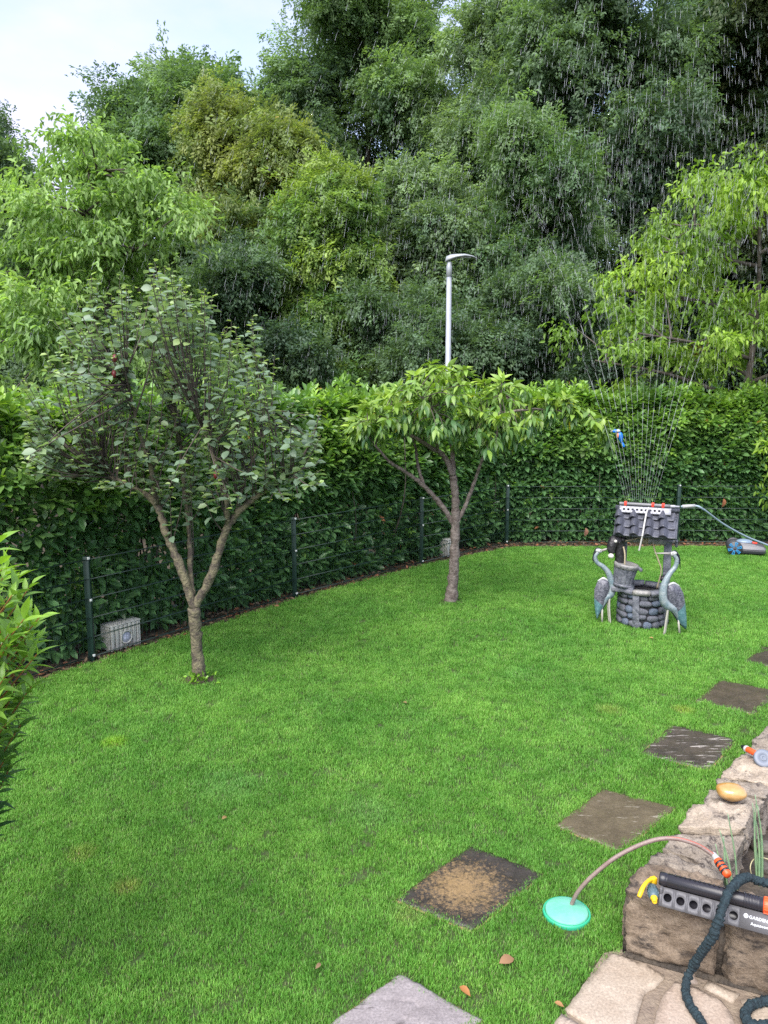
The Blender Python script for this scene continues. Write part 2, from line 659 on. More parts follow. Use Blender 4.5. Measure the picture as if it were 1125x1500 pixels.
def noise_ramp(scale, c1, c2, lo=0.35, hi=0.65, stretch=(1, 1, 1)):
    m_ = t.nodes.new('ShaderNodeMapping')
    m_.inputs['Scale'].default_value = stretch
    t.links.new(geo.outputs['Position'], m_.inputs['Vector'])
    n = t.nodes.new('ShaderNodeTexNoise')
    n.inputs['Scale'].default_value = scale
    n.inputs['Detail'].default_value = 3
    t.links.new(m_.outputs['Vector'], n.inputs['Vector'])
    r = t.nodes.new('ShaderNodeValToRGB')
    r.color_ramp.elements[0].position, r.color_ramp.elements[1].position = lo, hi
    r.color_ramp.elements[0].color, r.color_ramp.elements[1].color = (*c1, 1), (*c2, 1)
    t.links.new(n.outputs['Fac'], r.inputs['Fac'])
    return r.outputs['Color']


colr = tmul(attr.outputs['Color'], noise_ramp(0.9, (0.78, 0.86, 0.8), (1.2, 1.12, 1.1), stretch=(1, 1, 0.01)))
colr = tmul(colr, noise_ramp(5.5, (0.8, 0.86, 0.8), (1.2, 1.12, 1.25), stretch=(1, 1, 0.01)))
colr = tmul(colr, noise_ramp(2.2, (0.92, 0.95, 0.9), (1.12, 1.06, 1.15), stretch=(1, 0.6, 0.01)))
for (px, py, rad, cc) in [(168, 1088, 0.13, (2.0, 1.5, 0.9)), (120, 1250, 0.12, (1.6, 1.08, 1.4)), (893, 1040, 0.16, (1.6, 1.08, 1.4)), (1000, 1040, 0.12, (1.7, 1.1, 1.2)),
                          (185, 1300, 0.10, (1.8, 1.1, 1.4)), (760, 985, 0.2, (1.35, 1.25, 1.6)), (540, 1190, 0.25, (1.3, 1.15, 1.6)), (600, 1340, 0.12, (1.5, 1.1, 1.5)), (330, 1150, 0.3, (1.2, 1.12, 1.5))]:
    dn = t.nodes.new('ShaderNodeVectorMath')
    dn.operation = 'DISTANCE'
    dn.inputs[1].default_value = tuple(G(px, py))
    t.links.new(geo.outputs['Position'], dn.inputs[0])
    r = t.nodes.new('ShaderNodeMapRange')
    r.inputs['From Min'].default_value, r.inputs['From Max'].default_value = rad * 0.3, rad
    r.inputs['To Min'].default_value, r.inputs['To Max'].default_value = 1, 0
    t.links.new(dn.outputs['Value'], r.inputs['Value'])
    x = t.nodes.new('ShaderNodeMix')
    x.data_type = 'RGBA'
    x.inputs['A'].default_value = (1, 1, 1, 1)
    x.inputs['B'].default_value = (*cc, 1)
    t.links.new(r.outputs['Result'], x.inputs['Factor'])
    colr = tmul(colr, x.outputs['Result'])
bs = t.nodes['Principled BSDF']
t.links.new(colr, bs.inputs['Base Color'])
for n in t.nodes:
    if n.type == 'MIX' and n.inputs['A'].is_linked and n.inputs['A'].links[0].from_node == attr and any(l.to_node.type == 'BSDF_TRANSLUCENT' for l in n.outputs['Result'].links):
        t.links.new(colr, n.inputs['A'])

TUFTS = bpy.data.collections.new('grass_tufts')
protos = []
for i in range(5):
    V, Fs, T = tuft(42, 0.052, 0.031, 0.0032, 100 + i)
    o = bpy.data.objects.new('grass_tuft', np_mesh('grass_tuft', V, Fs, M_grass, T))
    protos.append(o)

PTS, SCL = [], []
for dens, zone, s in ((1150, (0.6, 5.0), 0.85), (800, (5.0, 7.5), 1.0), (520, (7.5, 14), 1.2)):
    p = grass_points(dens, zone)
    PTS.append(p)
    SCL.append(np.full(len(p), s) * rng.uniform(0.75, 1.2, len(p)))
PTS, SCL = np.vstack(PTS), np.concatenate(SCL)
me = bpy.data.meshes.new('grass')
me.vertices.add(len(PTS))
me.vertices.foreach_set('co', np.c_[PTS, np.zeros(len(PTS))].astype(np.float32).ravel())
for nm, tp, data in (('rot', 'FLOAT', rng.uniform(0, 6.283, len(PTS))), ('scl', 'FLOAT', SCL), ('pick', 'INT', rng.integers(0, len(protos), len(PTS)))):
    at = me.attributes.new(nm, tp, 'POINT')
    at.data.foreach_set('value', data.astype(np.int32 if tp == 'INT' else np.float32))
me.update()
grass = link('grass', me)
tag(grass, 'short lush green lawn grass covering the garden', 'grass', kind='stuff')
ng = bpy.data.node_groups.new('grass_spread', 'GeometryNodeTree')
ng.interface.new_socket('Geometry', in_out='INPUT', socket_type='NodeSocketGeometry')
ng.interface.new_socket('Geometry', in_out='OUTPUT', socket_type='NodeSocketGeometry')
gi, go = ng.nodes.new('NodeGroupInput'), ng.nodes.new('NodeGroupOutput')
inst = ng.nodes.new('GeometryNodeInstanceOnPoints')
g2i = ng.nodes.new('GeometryNodeGeometryToInstance')
for o in protos[::-1]:
    oi = ng.nodes.new('GeometryNodeObjectInfo')
    oi.inputs['Object'].default_value = o
    oi.inputs['As Instance'].default_value = False
    ng.links.new(oi.outputs['Geometry'], g2i.inputs[0])


def gattr(name, typ):
    n = ng.nodes.new('GeometryNodeInputNamedAttribute')
    n.data_type = typ
    n.inputs['Name'].default_value = name
    return n.outputs['Attribute']


cmb = ng.nodes.new('ShaderNodeCombineXYZ')
ng.links.new(gattr('rot', 'FLOAT'), cmb.inputs['Z'])
ng.links.new(gi.outputs[0], inst.inputs['Points'])
ng.links.new(g2i.outputs[0], inst.inputs['Instance'])
inst.inputs['Pick Instance'].default_value = True
ng.links.new(gattr('pick', 'INT'), inst.inputs['Instance Index'])
ng.links.new(cmb.outputs[0], inst.inputs['Rotation'])
ng.links.new(gattr('scl', 'FLOAT'), inst.inputs['Scale'])
ng.links.new(inst.outputs[0], go.inputs[0])
grass.modifiers.new('spread', 'NODES').node_group = ng

# bare soil rings at the two young trees
for tt in (T1, T2):
    k = 20
    an = np.linspace(0, 2 * np.pi, k, endpoint=False)
    rr = 0.20 + 0.03 * np.sin(3 * an + tt[0])
    sheet('tree_soil', np.c_[tt[0] + rr * np.cos(an), tt[1] + rr * 0.8 * np.sin(an)], 0.001, M_soil)

# ---------------------------------------------------------------- wire fences
M_fence = mat('fence_green', (0.010, 0.030, 0.023), 0.45, spec=0.5)
M_clip = mat('fence_clip', (0.55, 0.58, 0.56), 0.4)
FENCE_H = 1.03


def fence(path, label, post_at):
    f = thing('wire_fence', label, 'fence', path[0], 0, 'green double wire fences')
    for i in post_at:
        p = path[i]
        post = MB().box((p[0], p[1], FENCE_H / 2 + 0.0), (0.06, 0.05, FENCE_H + 0.06), None, 0.004).build('post', M_fence, f, True)
        tdir = unit((path[min(i + 1, len(path) - 1)] - path[max(i - 1, 0)])[:2])
        nrm = np.array([tdir[1], -tdir[0]])
        for z in (FENCE_H + 0.015, 0.62, 0.05):
            MB().box((p[0] + nrm[0] * 0.036, p[1] + nrm[1] * 0.036, z), (0.021, 0.022, 0.024), Matrix.Rotation(math.atan2(tdir[1], tdir[0]), 3, 'Z'), 0.003).build('clip', M_clip, post, True)
    for i in range(len(path) - 1):
        a_, b_ = path[i], path[i + 1]
        L = np.linalg.norm((b_ - a_)[:2])
        tdir = (b_ - a_) / L
        nrm = np.array([tdir[1], -tdir[0], 0])
        for z in np.arange(0.04, FENCE_H + 0.02, 0.198):
            m_ = MB()
            for s in (0.012, 0.030):
                m_.tube([a_ + nrm * s + [0, 0, z], b_ + nrm * s + [0, 0, z]], 0.0035, 6)
            m_.build('rail', M_fence, f, True)
        m_ = MB()
        k = int(L / 0.05)
        for j in range(1, k):
            p = a_ + tdir * (j * L / k) + nrm * 0.021
            m_.add(*tube([p + [0, 0, 0.02], p + [0, 0, FENCE_H + 0.015]], 0.0016, 4, False))
        tag(m_.build('upright_wires', M_fence, f, True), kind='stuff')
    return f


fence(FL, 'long green wire fence along the side behind the two young trees', [1, 2, 3, 4])
fence(FB, 'green wire fence across the back behind the well and the robot mower', [0, 1, 2])

# ---------------------------------------------------------------- laurel hedges
LEAF_LAUREL = leaf_low(0.3, 0.40, 0.44, 0.3, 0.68, 0.15)
LEAF_LAUREL_F = leaf_full(0.42, 0.28, 0.2, (0.05, 0.6, 0.95, 0.95, 0.0))


def resample(path, step):
    o = []
    for a_, b_ in zip(path[:-1], path[1:]):
        L = np.linalg.norm(b_ - a_)
        for u in np.arange(0, L, step): o.append(a_ + (b_ - a_) * u / L)
    return np.array(o)


def hedge(path, top, label, n_shoots, depth=1.05, seed=1):
    g = np.random.default_rng(seed)
    h = thing('laurel_hedge', label, 'hedge', path[len(path) // 2] * [1, 1, 0], 0, 'laurel hedges behind the fences')
    seg = np.diff(path[:, :2], axis=0)
    L = np.linalg.norm(seg, axis=1)
    cum = np.concatenate([[0], np.cumsum(L)])

    def at(u):
        i = np.clip(np.searchsorted(cum, u, 'right') - 1, 0, len(L) - 1)
        f = (u - cum[i]) / L[i]
        t_ = seg[i] / L[i][:, None]
        return path[i, :2] + seg[i] * f[:, None], t_, np.stack([t_[:, 1], -t_[:, 0]], 1)

    n = n_shoots
    u = g.uniform(0, cum[-1], n)
    p, t_, nr = at(u)
    which = g.random(n)
    front = which < 0.68
    z = np.where(front, g.random(n) ** 0.9 * top, top)
    bulge = np.array([noise.noise((a_ * 0.9, b_ * 1.3, seed)) for a_, b_ in zip(u, z)])
    bul2 = np.array([noise.noise((a_ * 3.1, b_ * 3.4, seed + 5)) for a_, b_ in zip(u, z)])
    upper = np.clip((z - 1.05) / 0.5, 0, 1)
    off = -0.16 + 0.17 * upper - 0.02 * np.clip((0.35 - z) / 0.35, 0, 1) + (0.16 * bulge + 0.12 * bul2) * (0.35 + 0.65 * upper) - np.abs(g.normal(0, 0.1, n))
    off -= 0.35 * np.clip((z - top + 0.5) / 0.5, 0, 1) ** 2
    off = np.where((z < 1.1), np.minimum(off + 0.07, -0.05 + 0.12 * (g.random(n) < 0.22)), off)
    off = np.where(front, off, -g.uniform(0.1, depth, n))
    zt = top + 0.16 * np.array([noise.noise((a_ * 1.1, 3.3, seed)) for a_ in u]) + 0.1 * np.array([noise.noise((a_ * 4, 7.3, seed)) for a_ in u])
    z = np.where(front, z * zt / top, zt + g.normal(0, 0.05, n) + 0.22 * g.random(n) * (g.random(n) > 0.82))
    base = np.c_[p + nr * off[:, None], z]
    out_w = np.where(front, 0.75, 0.25)[:, None]
    d = np.c_[nr * out_w + 0.35 * g.normal(0, 1, (n, 2)), np.where(front, 0.55, 1.0) + 0.25 * g.normal(0, 1, n)]
    d[z < 0.9, 2] *= 0.5
    d = unit(d)
    # leaves spiralling up each shoot
    k = 8
    P, Dr, Up, S, T = [], [], [], [], []
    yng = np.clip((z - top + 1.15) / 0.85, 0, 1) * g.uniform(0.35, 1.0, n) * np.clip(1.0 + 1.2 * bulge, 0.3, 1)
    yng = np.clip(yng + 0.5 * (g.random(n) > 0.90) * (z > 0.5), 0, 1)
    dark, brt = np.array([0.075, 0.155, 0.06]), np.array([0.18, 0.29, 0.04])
    for j in range(k):
        f = j / (k - 1)
        an = j * 2.4 + g.uniform(0, 6.28, n) * 0 + u * 37
        e1 = unit(np.cross(d, [0.1, 0.2, 0.97]))
        e2 = np.cross(d, e1)
        rad = np.cos(an)[:, None] * e1 + np.sin(an)[:, None] * e2
        spread = 1.15 - 0.8 * f
        ld = unit(d * (0.25 + 0.75 * f) + rad * spread + 0.15 * g.normal(0, 1, (n, 3)) + np.array([0, 0, -0.15]))
        P.append(base + d * (0.13 * (f - 0.7))[..., None] if np.ndim(f) else base + d * 0.13 * (f - 0.7) + rad * 0.008)
        Dr.append(ld)
        Up.append(unit(d * 0.8 + np.array([0, 0, 0.9]) + 0.3 * g.normal(0, 1, (n, 3))))
        S.append(g.uniform(0.11, 0.18, n) * (1 - 0.35 * f * (yng > 0.4)))
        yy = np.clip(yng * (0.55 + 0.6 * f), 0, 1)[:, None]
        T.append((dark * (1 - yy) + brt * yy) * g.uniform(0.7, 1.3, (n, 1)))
    P, Dr, Up, S, T = np.vstack(P), np.vstack(Dr), np.vstack(Up), np.concatenate(S), np.vstack(T)
    dead = g.random(len(P)) > 0.9985
    T[dead] = [0.28, 0.12, 0.06]
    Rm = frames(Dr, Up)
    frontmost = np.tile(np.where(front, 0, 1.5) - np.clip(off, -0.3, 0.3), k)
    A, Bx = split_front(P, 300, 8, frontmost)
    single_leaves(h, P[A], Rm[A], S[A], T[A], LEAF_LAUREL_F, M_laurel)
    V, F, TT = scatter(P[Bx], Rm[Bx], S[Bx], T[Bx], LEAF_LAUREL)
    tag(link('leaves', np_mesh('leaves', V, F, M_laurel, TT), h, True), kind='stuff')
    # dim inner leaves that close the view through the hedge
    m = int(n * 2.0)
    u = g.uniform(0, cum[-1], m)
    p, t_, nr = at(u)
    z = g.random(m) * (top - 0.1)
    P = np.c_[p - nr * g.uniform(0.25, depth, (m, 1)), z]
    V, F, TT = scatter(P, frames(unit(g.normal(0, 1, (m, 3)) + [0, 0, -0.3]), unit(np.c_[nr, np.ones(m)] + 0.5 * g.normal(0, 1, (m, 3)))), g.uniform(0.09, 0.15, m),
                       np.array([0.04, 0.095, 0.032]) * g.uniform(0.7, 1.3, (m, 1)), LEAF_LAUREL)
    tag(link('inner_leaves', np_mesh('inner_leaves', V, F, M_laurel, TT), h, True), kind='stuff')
    st = MB()
    for uu in np.arange(0.2, cum[-1], 0.28):
        p, t_, nr = at(np.array([uu]))
        for q in range(3):
            b0 = np.append(p[0] - nr[0] * g.uniform(0.25, 0.7), 0)
            top_p = b0 + [g.normal(0, 0.2), g.normal(0, 0.2), g.uniform(1.2, top - 0.2)]
            midp = (b0 + top_p) / 2 + np.append(nr[0] * g.normal(0, 0.1), 0)
            st.add(*tube(spline([b0, midp, top_p], 4), np.linspace(0.016, 0.005, 9), 5, False))
    tag(st.build('stems', M_darkbark, h, True), kind='stuff')
    return h


hedge(inset(FL, -0.12) @ np.array([[1, 0, 0], [0, 1, 0]]) if False else np.c_[inset(FL, -0.12), np.zeros(len(FL))],
      2.50, 'dense cherry laurel hedge along the side fence, behind the two young trees', 6200, seed=3)
hedge(np.c_[inset(FB, -0.12), np.zeros(len(FB))] + [[-0.4, 0, 0], [0, 0, 0], [0, 0, 0], [0, 0, 0]], 2.52, 'dense cherry laurel hedge across the back, behind the well', 5600, seed=8)


# ---------------------------------------------------------------- the two young trees and the near shrub
LEAF_QUINCE = leaf_low(0.25, 0.62, 0.62, 0.3, 0.70, 0.2)
LEAF_QUINCE_F = leaf_full(0.64, 0.22, 0.22, (0.1, 0.72, 1.0, 0.86, 0.0))
LEAF_CHERRY = leaf_low(0.3, 0.34, 0.36, 0.3, 0.62, 0.35)
LEAF_CHERRY_F = leaf_full(0.36, 0.3, 0.42, (0.08, 0.65, 1.0, 0.9, 0.5, 0.0))
M_twig = mat('twig_bark', (0.07, 0.055, 0.045), 0.8)
M_lichen = mat('lichen_bark', (0.07, 0.056, 0.045), 0.9, 1.0, 40, col2=(0.17, 0.15, 0.09), vscale=14, var=-0.5)


def limb_points(limbs):
    return np.vstack([spline(l, 8) for l, r in limbs])


def young_tree(name, label, cat, base, trunk, limbs, bark, twigm):
    t_ = thing(name, label, cat, base)
    m_ = MB()
    for P, r in [trunk] + limbs:
        S_ = spline(P, 10)
        rr = np.interp(np.linspace(0, 1, len(S_)), np.linspace(0, 1, len(r)), r)
        g = np.random.default_rng(len(S_))
        S_ = S_ + g.normal(0, 0.003, S_.shape)
        rr = rr * (1 + 0.07 * g.normal(0, 1, len(rr)))
        m_.add(*tube(S_, rr, 10))
    m_.build('trunk', bark, t_, True, True)
    return t_


# --- quince: three limbs and many upright shoots
Y1 = T1[1]
fork = D(284, 890, Y1)
trunk = ([T1 + [0, 0, -0.05], T1 + [0, 0, 0.02], D(288, 945, Y1), fork], [0.088, 0.062, 0.052, 0.058])
L1 = [(np.array([fork, D(266, 835, Y1), D(243, 780, Y1 + .05), D(228, 738, Y1 + .1), D(190, 712, Y1 + .1), D(140, 690, Y1 + .2)]), [0.042, 0.04, 0.036, 0.032, 0.024, 0.012]),
      (np.array([fork, D(279, 840, Y1 + .1), D(277, 780, Y1 + .25), D(268, 700, Y1 + .4), D(262, 620, Y1 + .5)]), [0.028, 0.024, 0.022, 0.018, 0.009]),
      (np.array([fork, D(309, 845, Y1), D(332, 775, Y1), D(358, 742, Y1 - .05), D(395, 715, Y1 - .1), D(430, 690, Y1 - .1)]), [0.042, 0.04, 0.036, 0.03, 0.02, 0.01]),
      (np.array([D(230, 742, Y1 + .1), D(222, 690, Y1 - .1), D(200, 620, Y1 - .2), D(185, 545, Y1 - .25)]), [0.026, 0.02, 0.014, 0.007]),
      (np.array([D(334, 772, Y1), D(330, 720, Y1 - .2), D(310, 660, Y1 - .3), D(280, 590, Y1 - .3)]), [0.024, 0.02, 0.014, 0.007]),
      (np.array([D(262, 650, Y1 + .45), D(255, 600, Y1 + .3), D(262, 530, Y1 + .2)]), [0.016, 0.011, 0.006]),
      (np.array([D(345, 757, Y1), D(360, 700, Y1 + .2), D(385, 640, Y1 + .3), D(400, 600, Y1 + .3)]), [0.02, 0.014, 0.01, 0.005])]
quince = young_tree('quince_tree', 'young fruit tree with grey green round leaves in front of the side fence', 'tree', T1, trunk, L1, M_lichen, M_twig)
SK = limb_points(L1[0:])
SK = SK[SK[:, 2] > fork[2] + 0.55]
g = np.random.default_rng(21)
P, Dr, Up, S, T = [], [], [], [], []
tw = MB()
top_line = [(35, 600), (60, 490), (110, 455), (140, 430), (175, 440), (215, 415), (250, 430), (290, 455), (330, 490), (380, 500), (420, 590), (470, 640)]
tx, ty = zip(*top_line)
NS = 420
for i in range(NS):
    px = np.clip(g.normal(245, 118), 36, 470)
    tall = np.interp(px, tx, ty)
    lower = np.interp(px, [38, 140, 250, 380, 470], [715, 745, 775, 770, 735])
    hi = tall + (lower - tall) * g.random() ** 1.1 * 0.92
    if g.random() < 0.16: hi = tall - g.uniform(0, 42)
    yy = Y1 + g.normal(0, 0.42)
    tip = D(px, hi, yy)
    # root of the shoot: nearest point of the limbs, below the tip
    c_ = SK + [0, 0, 0.25]
    root = SK[np.argmin(np.linalg.norm((c_ - tip) * [1.7, 1.7, 0.5], axis=1) + g.random(len(SK)) * 0.25)]
    vec = tip - root
    ln = np.linalg.norm(vec)
    mid = root + vec * 0.5 + np.array([vec[0] * 0.12, vec[1] * 0.12, -0.04 * ln])
    path = spline([root, mid, tip], 6)
    tw.add(*tube(path, np.linspace(0.008, 0.0022, len(path)), 4, False))
    s_len = min(ln, g.uniform(0.3, 0.62))
    nl = int(s_len / 0.038)
    cl = np.concatenate([[0], np.cumsum(np.linalg.norm(np.diff(path, axis=0), axis=1))])
    for j in range(nl):
        s = cl[-1] - s_len * j / nl
        p = np.array([np.interp(s, cl, path[:, k]) for k in range(3)])
        an = j * 2.4 + i
        rad = np.array([math.cos(an), math.sin(an), 0])
        fr = 1 - j / nl
        P.append(p)
        Dr.append(rad + [0, 0, 0.55 * fr - 0.25 + g.normal(0, 0.22)])
        Up.append(np.array([0, 0, 1]) + g.normal(0, 0.3, 3) - 0.3 * rad)
        S.append(g.uniform(0.072, 0.115) * (1 - 0.45 * (fr > 0.85)))
        y = g.random()
        c1 = np.array([0.125, 0.18, 0.12])
        c2 = np.array([0.21, 0.28, 0.09])
        k_ = 0.75 * (fr > 0.86) + 0.35 * (y > 0.8)
        T.append((c1 * (1 - min(k_, 1)) + c2 * min(k_, 1)) * g.uniform(0.75, 1.3))
P, Dr, Up, S, T = np.array(P), unit(Dr), unit(Up), np.array(S), np.array(T)
Rm = frames(Dr, Up)
A, B_ = split_front(P, 300)
single_leaves(quince, P[A], Rm[A], S[A], T[A], LEAF_QUINCE_F, M_quince)
V, F, TT = scatter(P[B_], Rm[B_], S[B_], T[B_], LEAF_QUINCE)
tag(link('crown', np_mesh('crown', V, F, M_quince, TT), quince, True), kind='stuff')
tag(tw.build('twigs', M_twig, quince, True), kind='stuff')
# small weeds at the foot
V, F, TT = scatter(T1 + np.c_[g.normal(0, 0.07, 60), g.normal(-0.08, 0.04, 60), g.uniform(0.0, 0.09, 60)], frames(unit(g.normal(0, 1, (60, 3)) + [0, 0, 0.6]), unit(g.normal(0, 0.5, (60, 3)) + [0, 0, 1])), g.uniform(0.03, 0.05, 60), np.array([[0.13, 0.25, 0.03]]) * g.uniform(0.7, 1.3, (60, 1)), LEAF_QUINCE)
wd = thing('weed', 'tuft of bright green weeds at the foot of the grey green fruit tree', 'weed', T1)
tag(link('leaves', np_mesh('leaves', V, F, M_laurel, TT), wd, True), kind='stuff')
# red things hanging among the quince leaves
M_red = mat('red_paint', (0.11, 0.010, 0.012), 0.45)
M_string = mat('twine', (0.4, 0.34, 0.24), 0.9)
for (px, py, yy, lb) in [(168, 525, Y1 - .4, 'small dark red tag hung highest in the grey green fruit tree'), (167, 548, Y1 - .4, 'small dark red tag hung just below the highest one in the fruit tree'), (316, 696, Y1 - .5, 'small dark red tag hung low above the right limb of the fruit tree')]:
    c_ = D(px, py, yy)
    o = thing('red_tag', lb, 'tag', c_, 0, 'red tags in the fruit tree')
    m_ = MB()
    pts = [(0, -.045), (.022, -.02), (.024, .02), (.010, .042), (-.012, .040), (-.024, .014), (-.020, -.025)]
    rot = Matrix.Rotation(math.pi / 2, 3, 'X')
    pts = [(x * .75, z * .8) for x, z in pts]
    V = np.array([[x, -0.006, z] for x, z in pts] + [[x, 0.006, z] for x, z in pts])
    n = len(pts)
    i_ = np.arange(n)
    m_.add(V, [i_[None], (i_[::-1] + n)[None], np.stack([i_, (i_ + n), (i_ + 1) % n + n, (i_ + 1) % n], 1)])
    m_.build('plate', M_red, o)
    MB().tube([(0, 0, .04), (0.005, 0, .09)], 0.002, 5).build('string', M_string, o)

# --- cherry: bare limbs, hanging long leaves
Y2 = T2[1]
f2 = D(667, 772, Y2)
trunk = ([T2 + [0, 0, -0.05], T2 + [0, 0, 0.03], D(665, 830, Y2), f2, D(667, 730, Y2), D(664, 697, Y2)], [0.098, 0.082, 0.066, 0.06, 0.05, 0.046])
L2 = [(np.array([f2, D(648, 742, Y2), D(620, 711, Y2 - .05), D(596, 693, Y2 - .15), D(570, 676, Y2 - .3), D(540, 640, Y2 - .4)]), [0.036, 0.034, 0.03, 0.026, 0.02, 0.01]),
      (np.array([D(621, 712, Y2 - .05), D(612, 680, Y2 + .1), D(606, 645, Y2 + .2), D(585, 610, Y2 + .3)]), [0.022, 0.02, 0.015, 0.008]),
      (np.array([D(664, 697, Y2), D(650, 668, Y2), D(630, 655, Y2 - .1), D(606, 640, Y2 - .3), D(560, 615, Y2 - .5)]), [0.04, 0.034, 0.03, 0.024, 0.012]),
      (np.array([D(664, 697, Y2), D(662, 650, Y2 + .1), D(655, 600, Y2 + .2), D(650, 560, Y2 + .2)]), [0.036, 0.03, 0.02, 0.01]),
      (np.array([D(668, 768, Y2), D(684, 736, Y2), D(697, 700, Y2 - .05), D(712, 660, Y2 - .2), D(735, 620, Y2 - .3)]), [0.03, 0.026, 0.022, 0.016, 0.009]),
      (np.array([D(662, 660, Y2 + .1), D(690, 630, Y2 - .2), D(740, 605, Y2 - .4), D(800, 600, Y2 - .5), D(860, 610, Y2 - .5), D(885, 625, Y2 - .5)]), [0.026, 0.02, 0.016, 0.012, 0.008, 0.005]),
      (np.array([D(668, 640, Y2 + .1), D(700, 600, Y2 + .3), D(735, 575, Y2 + .4)]), [0.02, 0.014, 0.007]),
      (np.array([D(640, 660, Y2 - .05), D(640, 610, Y2 - .5), D(610, 575, Y2 - .7)]), [0.02, 0.014, 0.007])]
M_cbark = mat('cherry_bark', (0.085, 0.062, 0.054), 0.75, 0.8, 35, col2=(0.21, 0.175, 0.155), vscale=18)
cherry = young_tree('cherry_tree', 'small cherry tree with long hanging yellow green leaves near the back corner', 'tree', T2, trunk, L2, M_cbark, M_twig)
SK = limb_points(L2)
SK = SK[SK[:, 2] > f2[2] + 0.45]
g = np.random.default_rng(33)
P, Dr, Up, S, T = [], [], [], [], []
tw = MB()
top2 = [(505, 625), (530, 590), (580, 565), (610, 535), (650, 520), (690, 528), (715, 560), (745, 545), (790, 580), (830, 575), (870, 610), (895, 630)]
bot2 = [(505, 660), (540, 675), (600, 650), (640, 665), (700, 690), (750, 690), (775, 665), (800, 640), (850, 650), (895, 680)]
clusters = []
for i in range(390):
    px = g.uniform(508, 892) if i % 4 else np.clip(g.normal(660, 70), 520, 780)
    if 775 < px < 830 and g.random() < 0.45: continue
    if px > 830 and g.random() < 0.5: continue
    hi, lo = np.interp(px, *zip(*top2)), np.interp(px, *zip(*bot2))
    py = hi + (lo - 22 - hi) * g.random() ** 0.75
    dy = 0.75 if px < 790 else 0.25
    clusters.append((px, py, Y2 - 0.1 + g.normal(0, dy * 0.6) - (0.4 if px > 790 else 0), (py - hi) / (lo - hi)))
for i, (px, py, yy, fr) in enumerate(clusters):
    tip = D(px, py, yy)
    root = SK[np.argmin(np.linalg.norm(SK - tip, axis=1) + g.random(len(SK)) * 0.15)]
    vec = tip - root
    path = spline([root, root + vec * 0.55 + [0, 0, 0.05], tip], 5)
    tw.add(*tube(path, np.linspace(0.007, 0.003, len(path)), 4, False))
    end = unit(path[-1] - path[-3])
    nl = g.integers(10, 17)
    young = np.clip(0.95 - fr * 1.0 + g.normal(0, 0.2), 0, 1)
    for j in range(nl):
        f_ = j / nl
        an = j * 2.4 + i
        rad = np.array([math.cos(an), math.sin(an), 0])
        P.append(tip - end * 0.15 * (1 - f_) + rad * 0.006)
        lift = 0.85 * max(0.0, min(1.0, (young - 0.4) * 2.5)) * (f_ > 0.25)
        Dr.append(rad * 0.75 + end * 0.25 + np.array([0, 0, -0.55 + lift + g.normal(0, 0.25)]))
        Up.append(np.array([0, 0, 1]) + rad * 0.9 + g.normal(0, 0.25, 3))
        S.append(g.uniform(0.10, 0.17) * (1 - 0.4 * (f_ > 0.85)))
        k_ = np.clip(young * 0.75 + 0.5 * (f_ > 0.8) + g.normal(0, 0.1), 0, 1)
        cc = np.array([0.06, 0.135, 0.05]) * (1 - k_) + np.array([0.19, 0.28, 0.03]) * k_
        if g.random() > 0.992: cc = np.array([0.35, 0.33, 0.03])
        T.append(cc * g.uniform(0.8, 1.25))
P, Dr, Up, S, T = np.array(P), unit(Dr), unit(Up), np.array(S), np.array(T)
Rm = frames(Dr, Up)
A, B_ = split_front(P, 300)
single_leaves(cherry, P[A], Rm[A], S[A], T[A], LEAF_CHERRY_F, M_cherry)
V, F, TT = scatter(P[B_], Rm[B_], S[B_], T[B_], LEAF_CHERRY_F)
tag(link('crown', np_mesh('crown', V, F, M_cherry, TT, True), cherry, True), kind='stuff')
tag(tw.build('twigs', M_twig, cherry, True), kind='stuff')

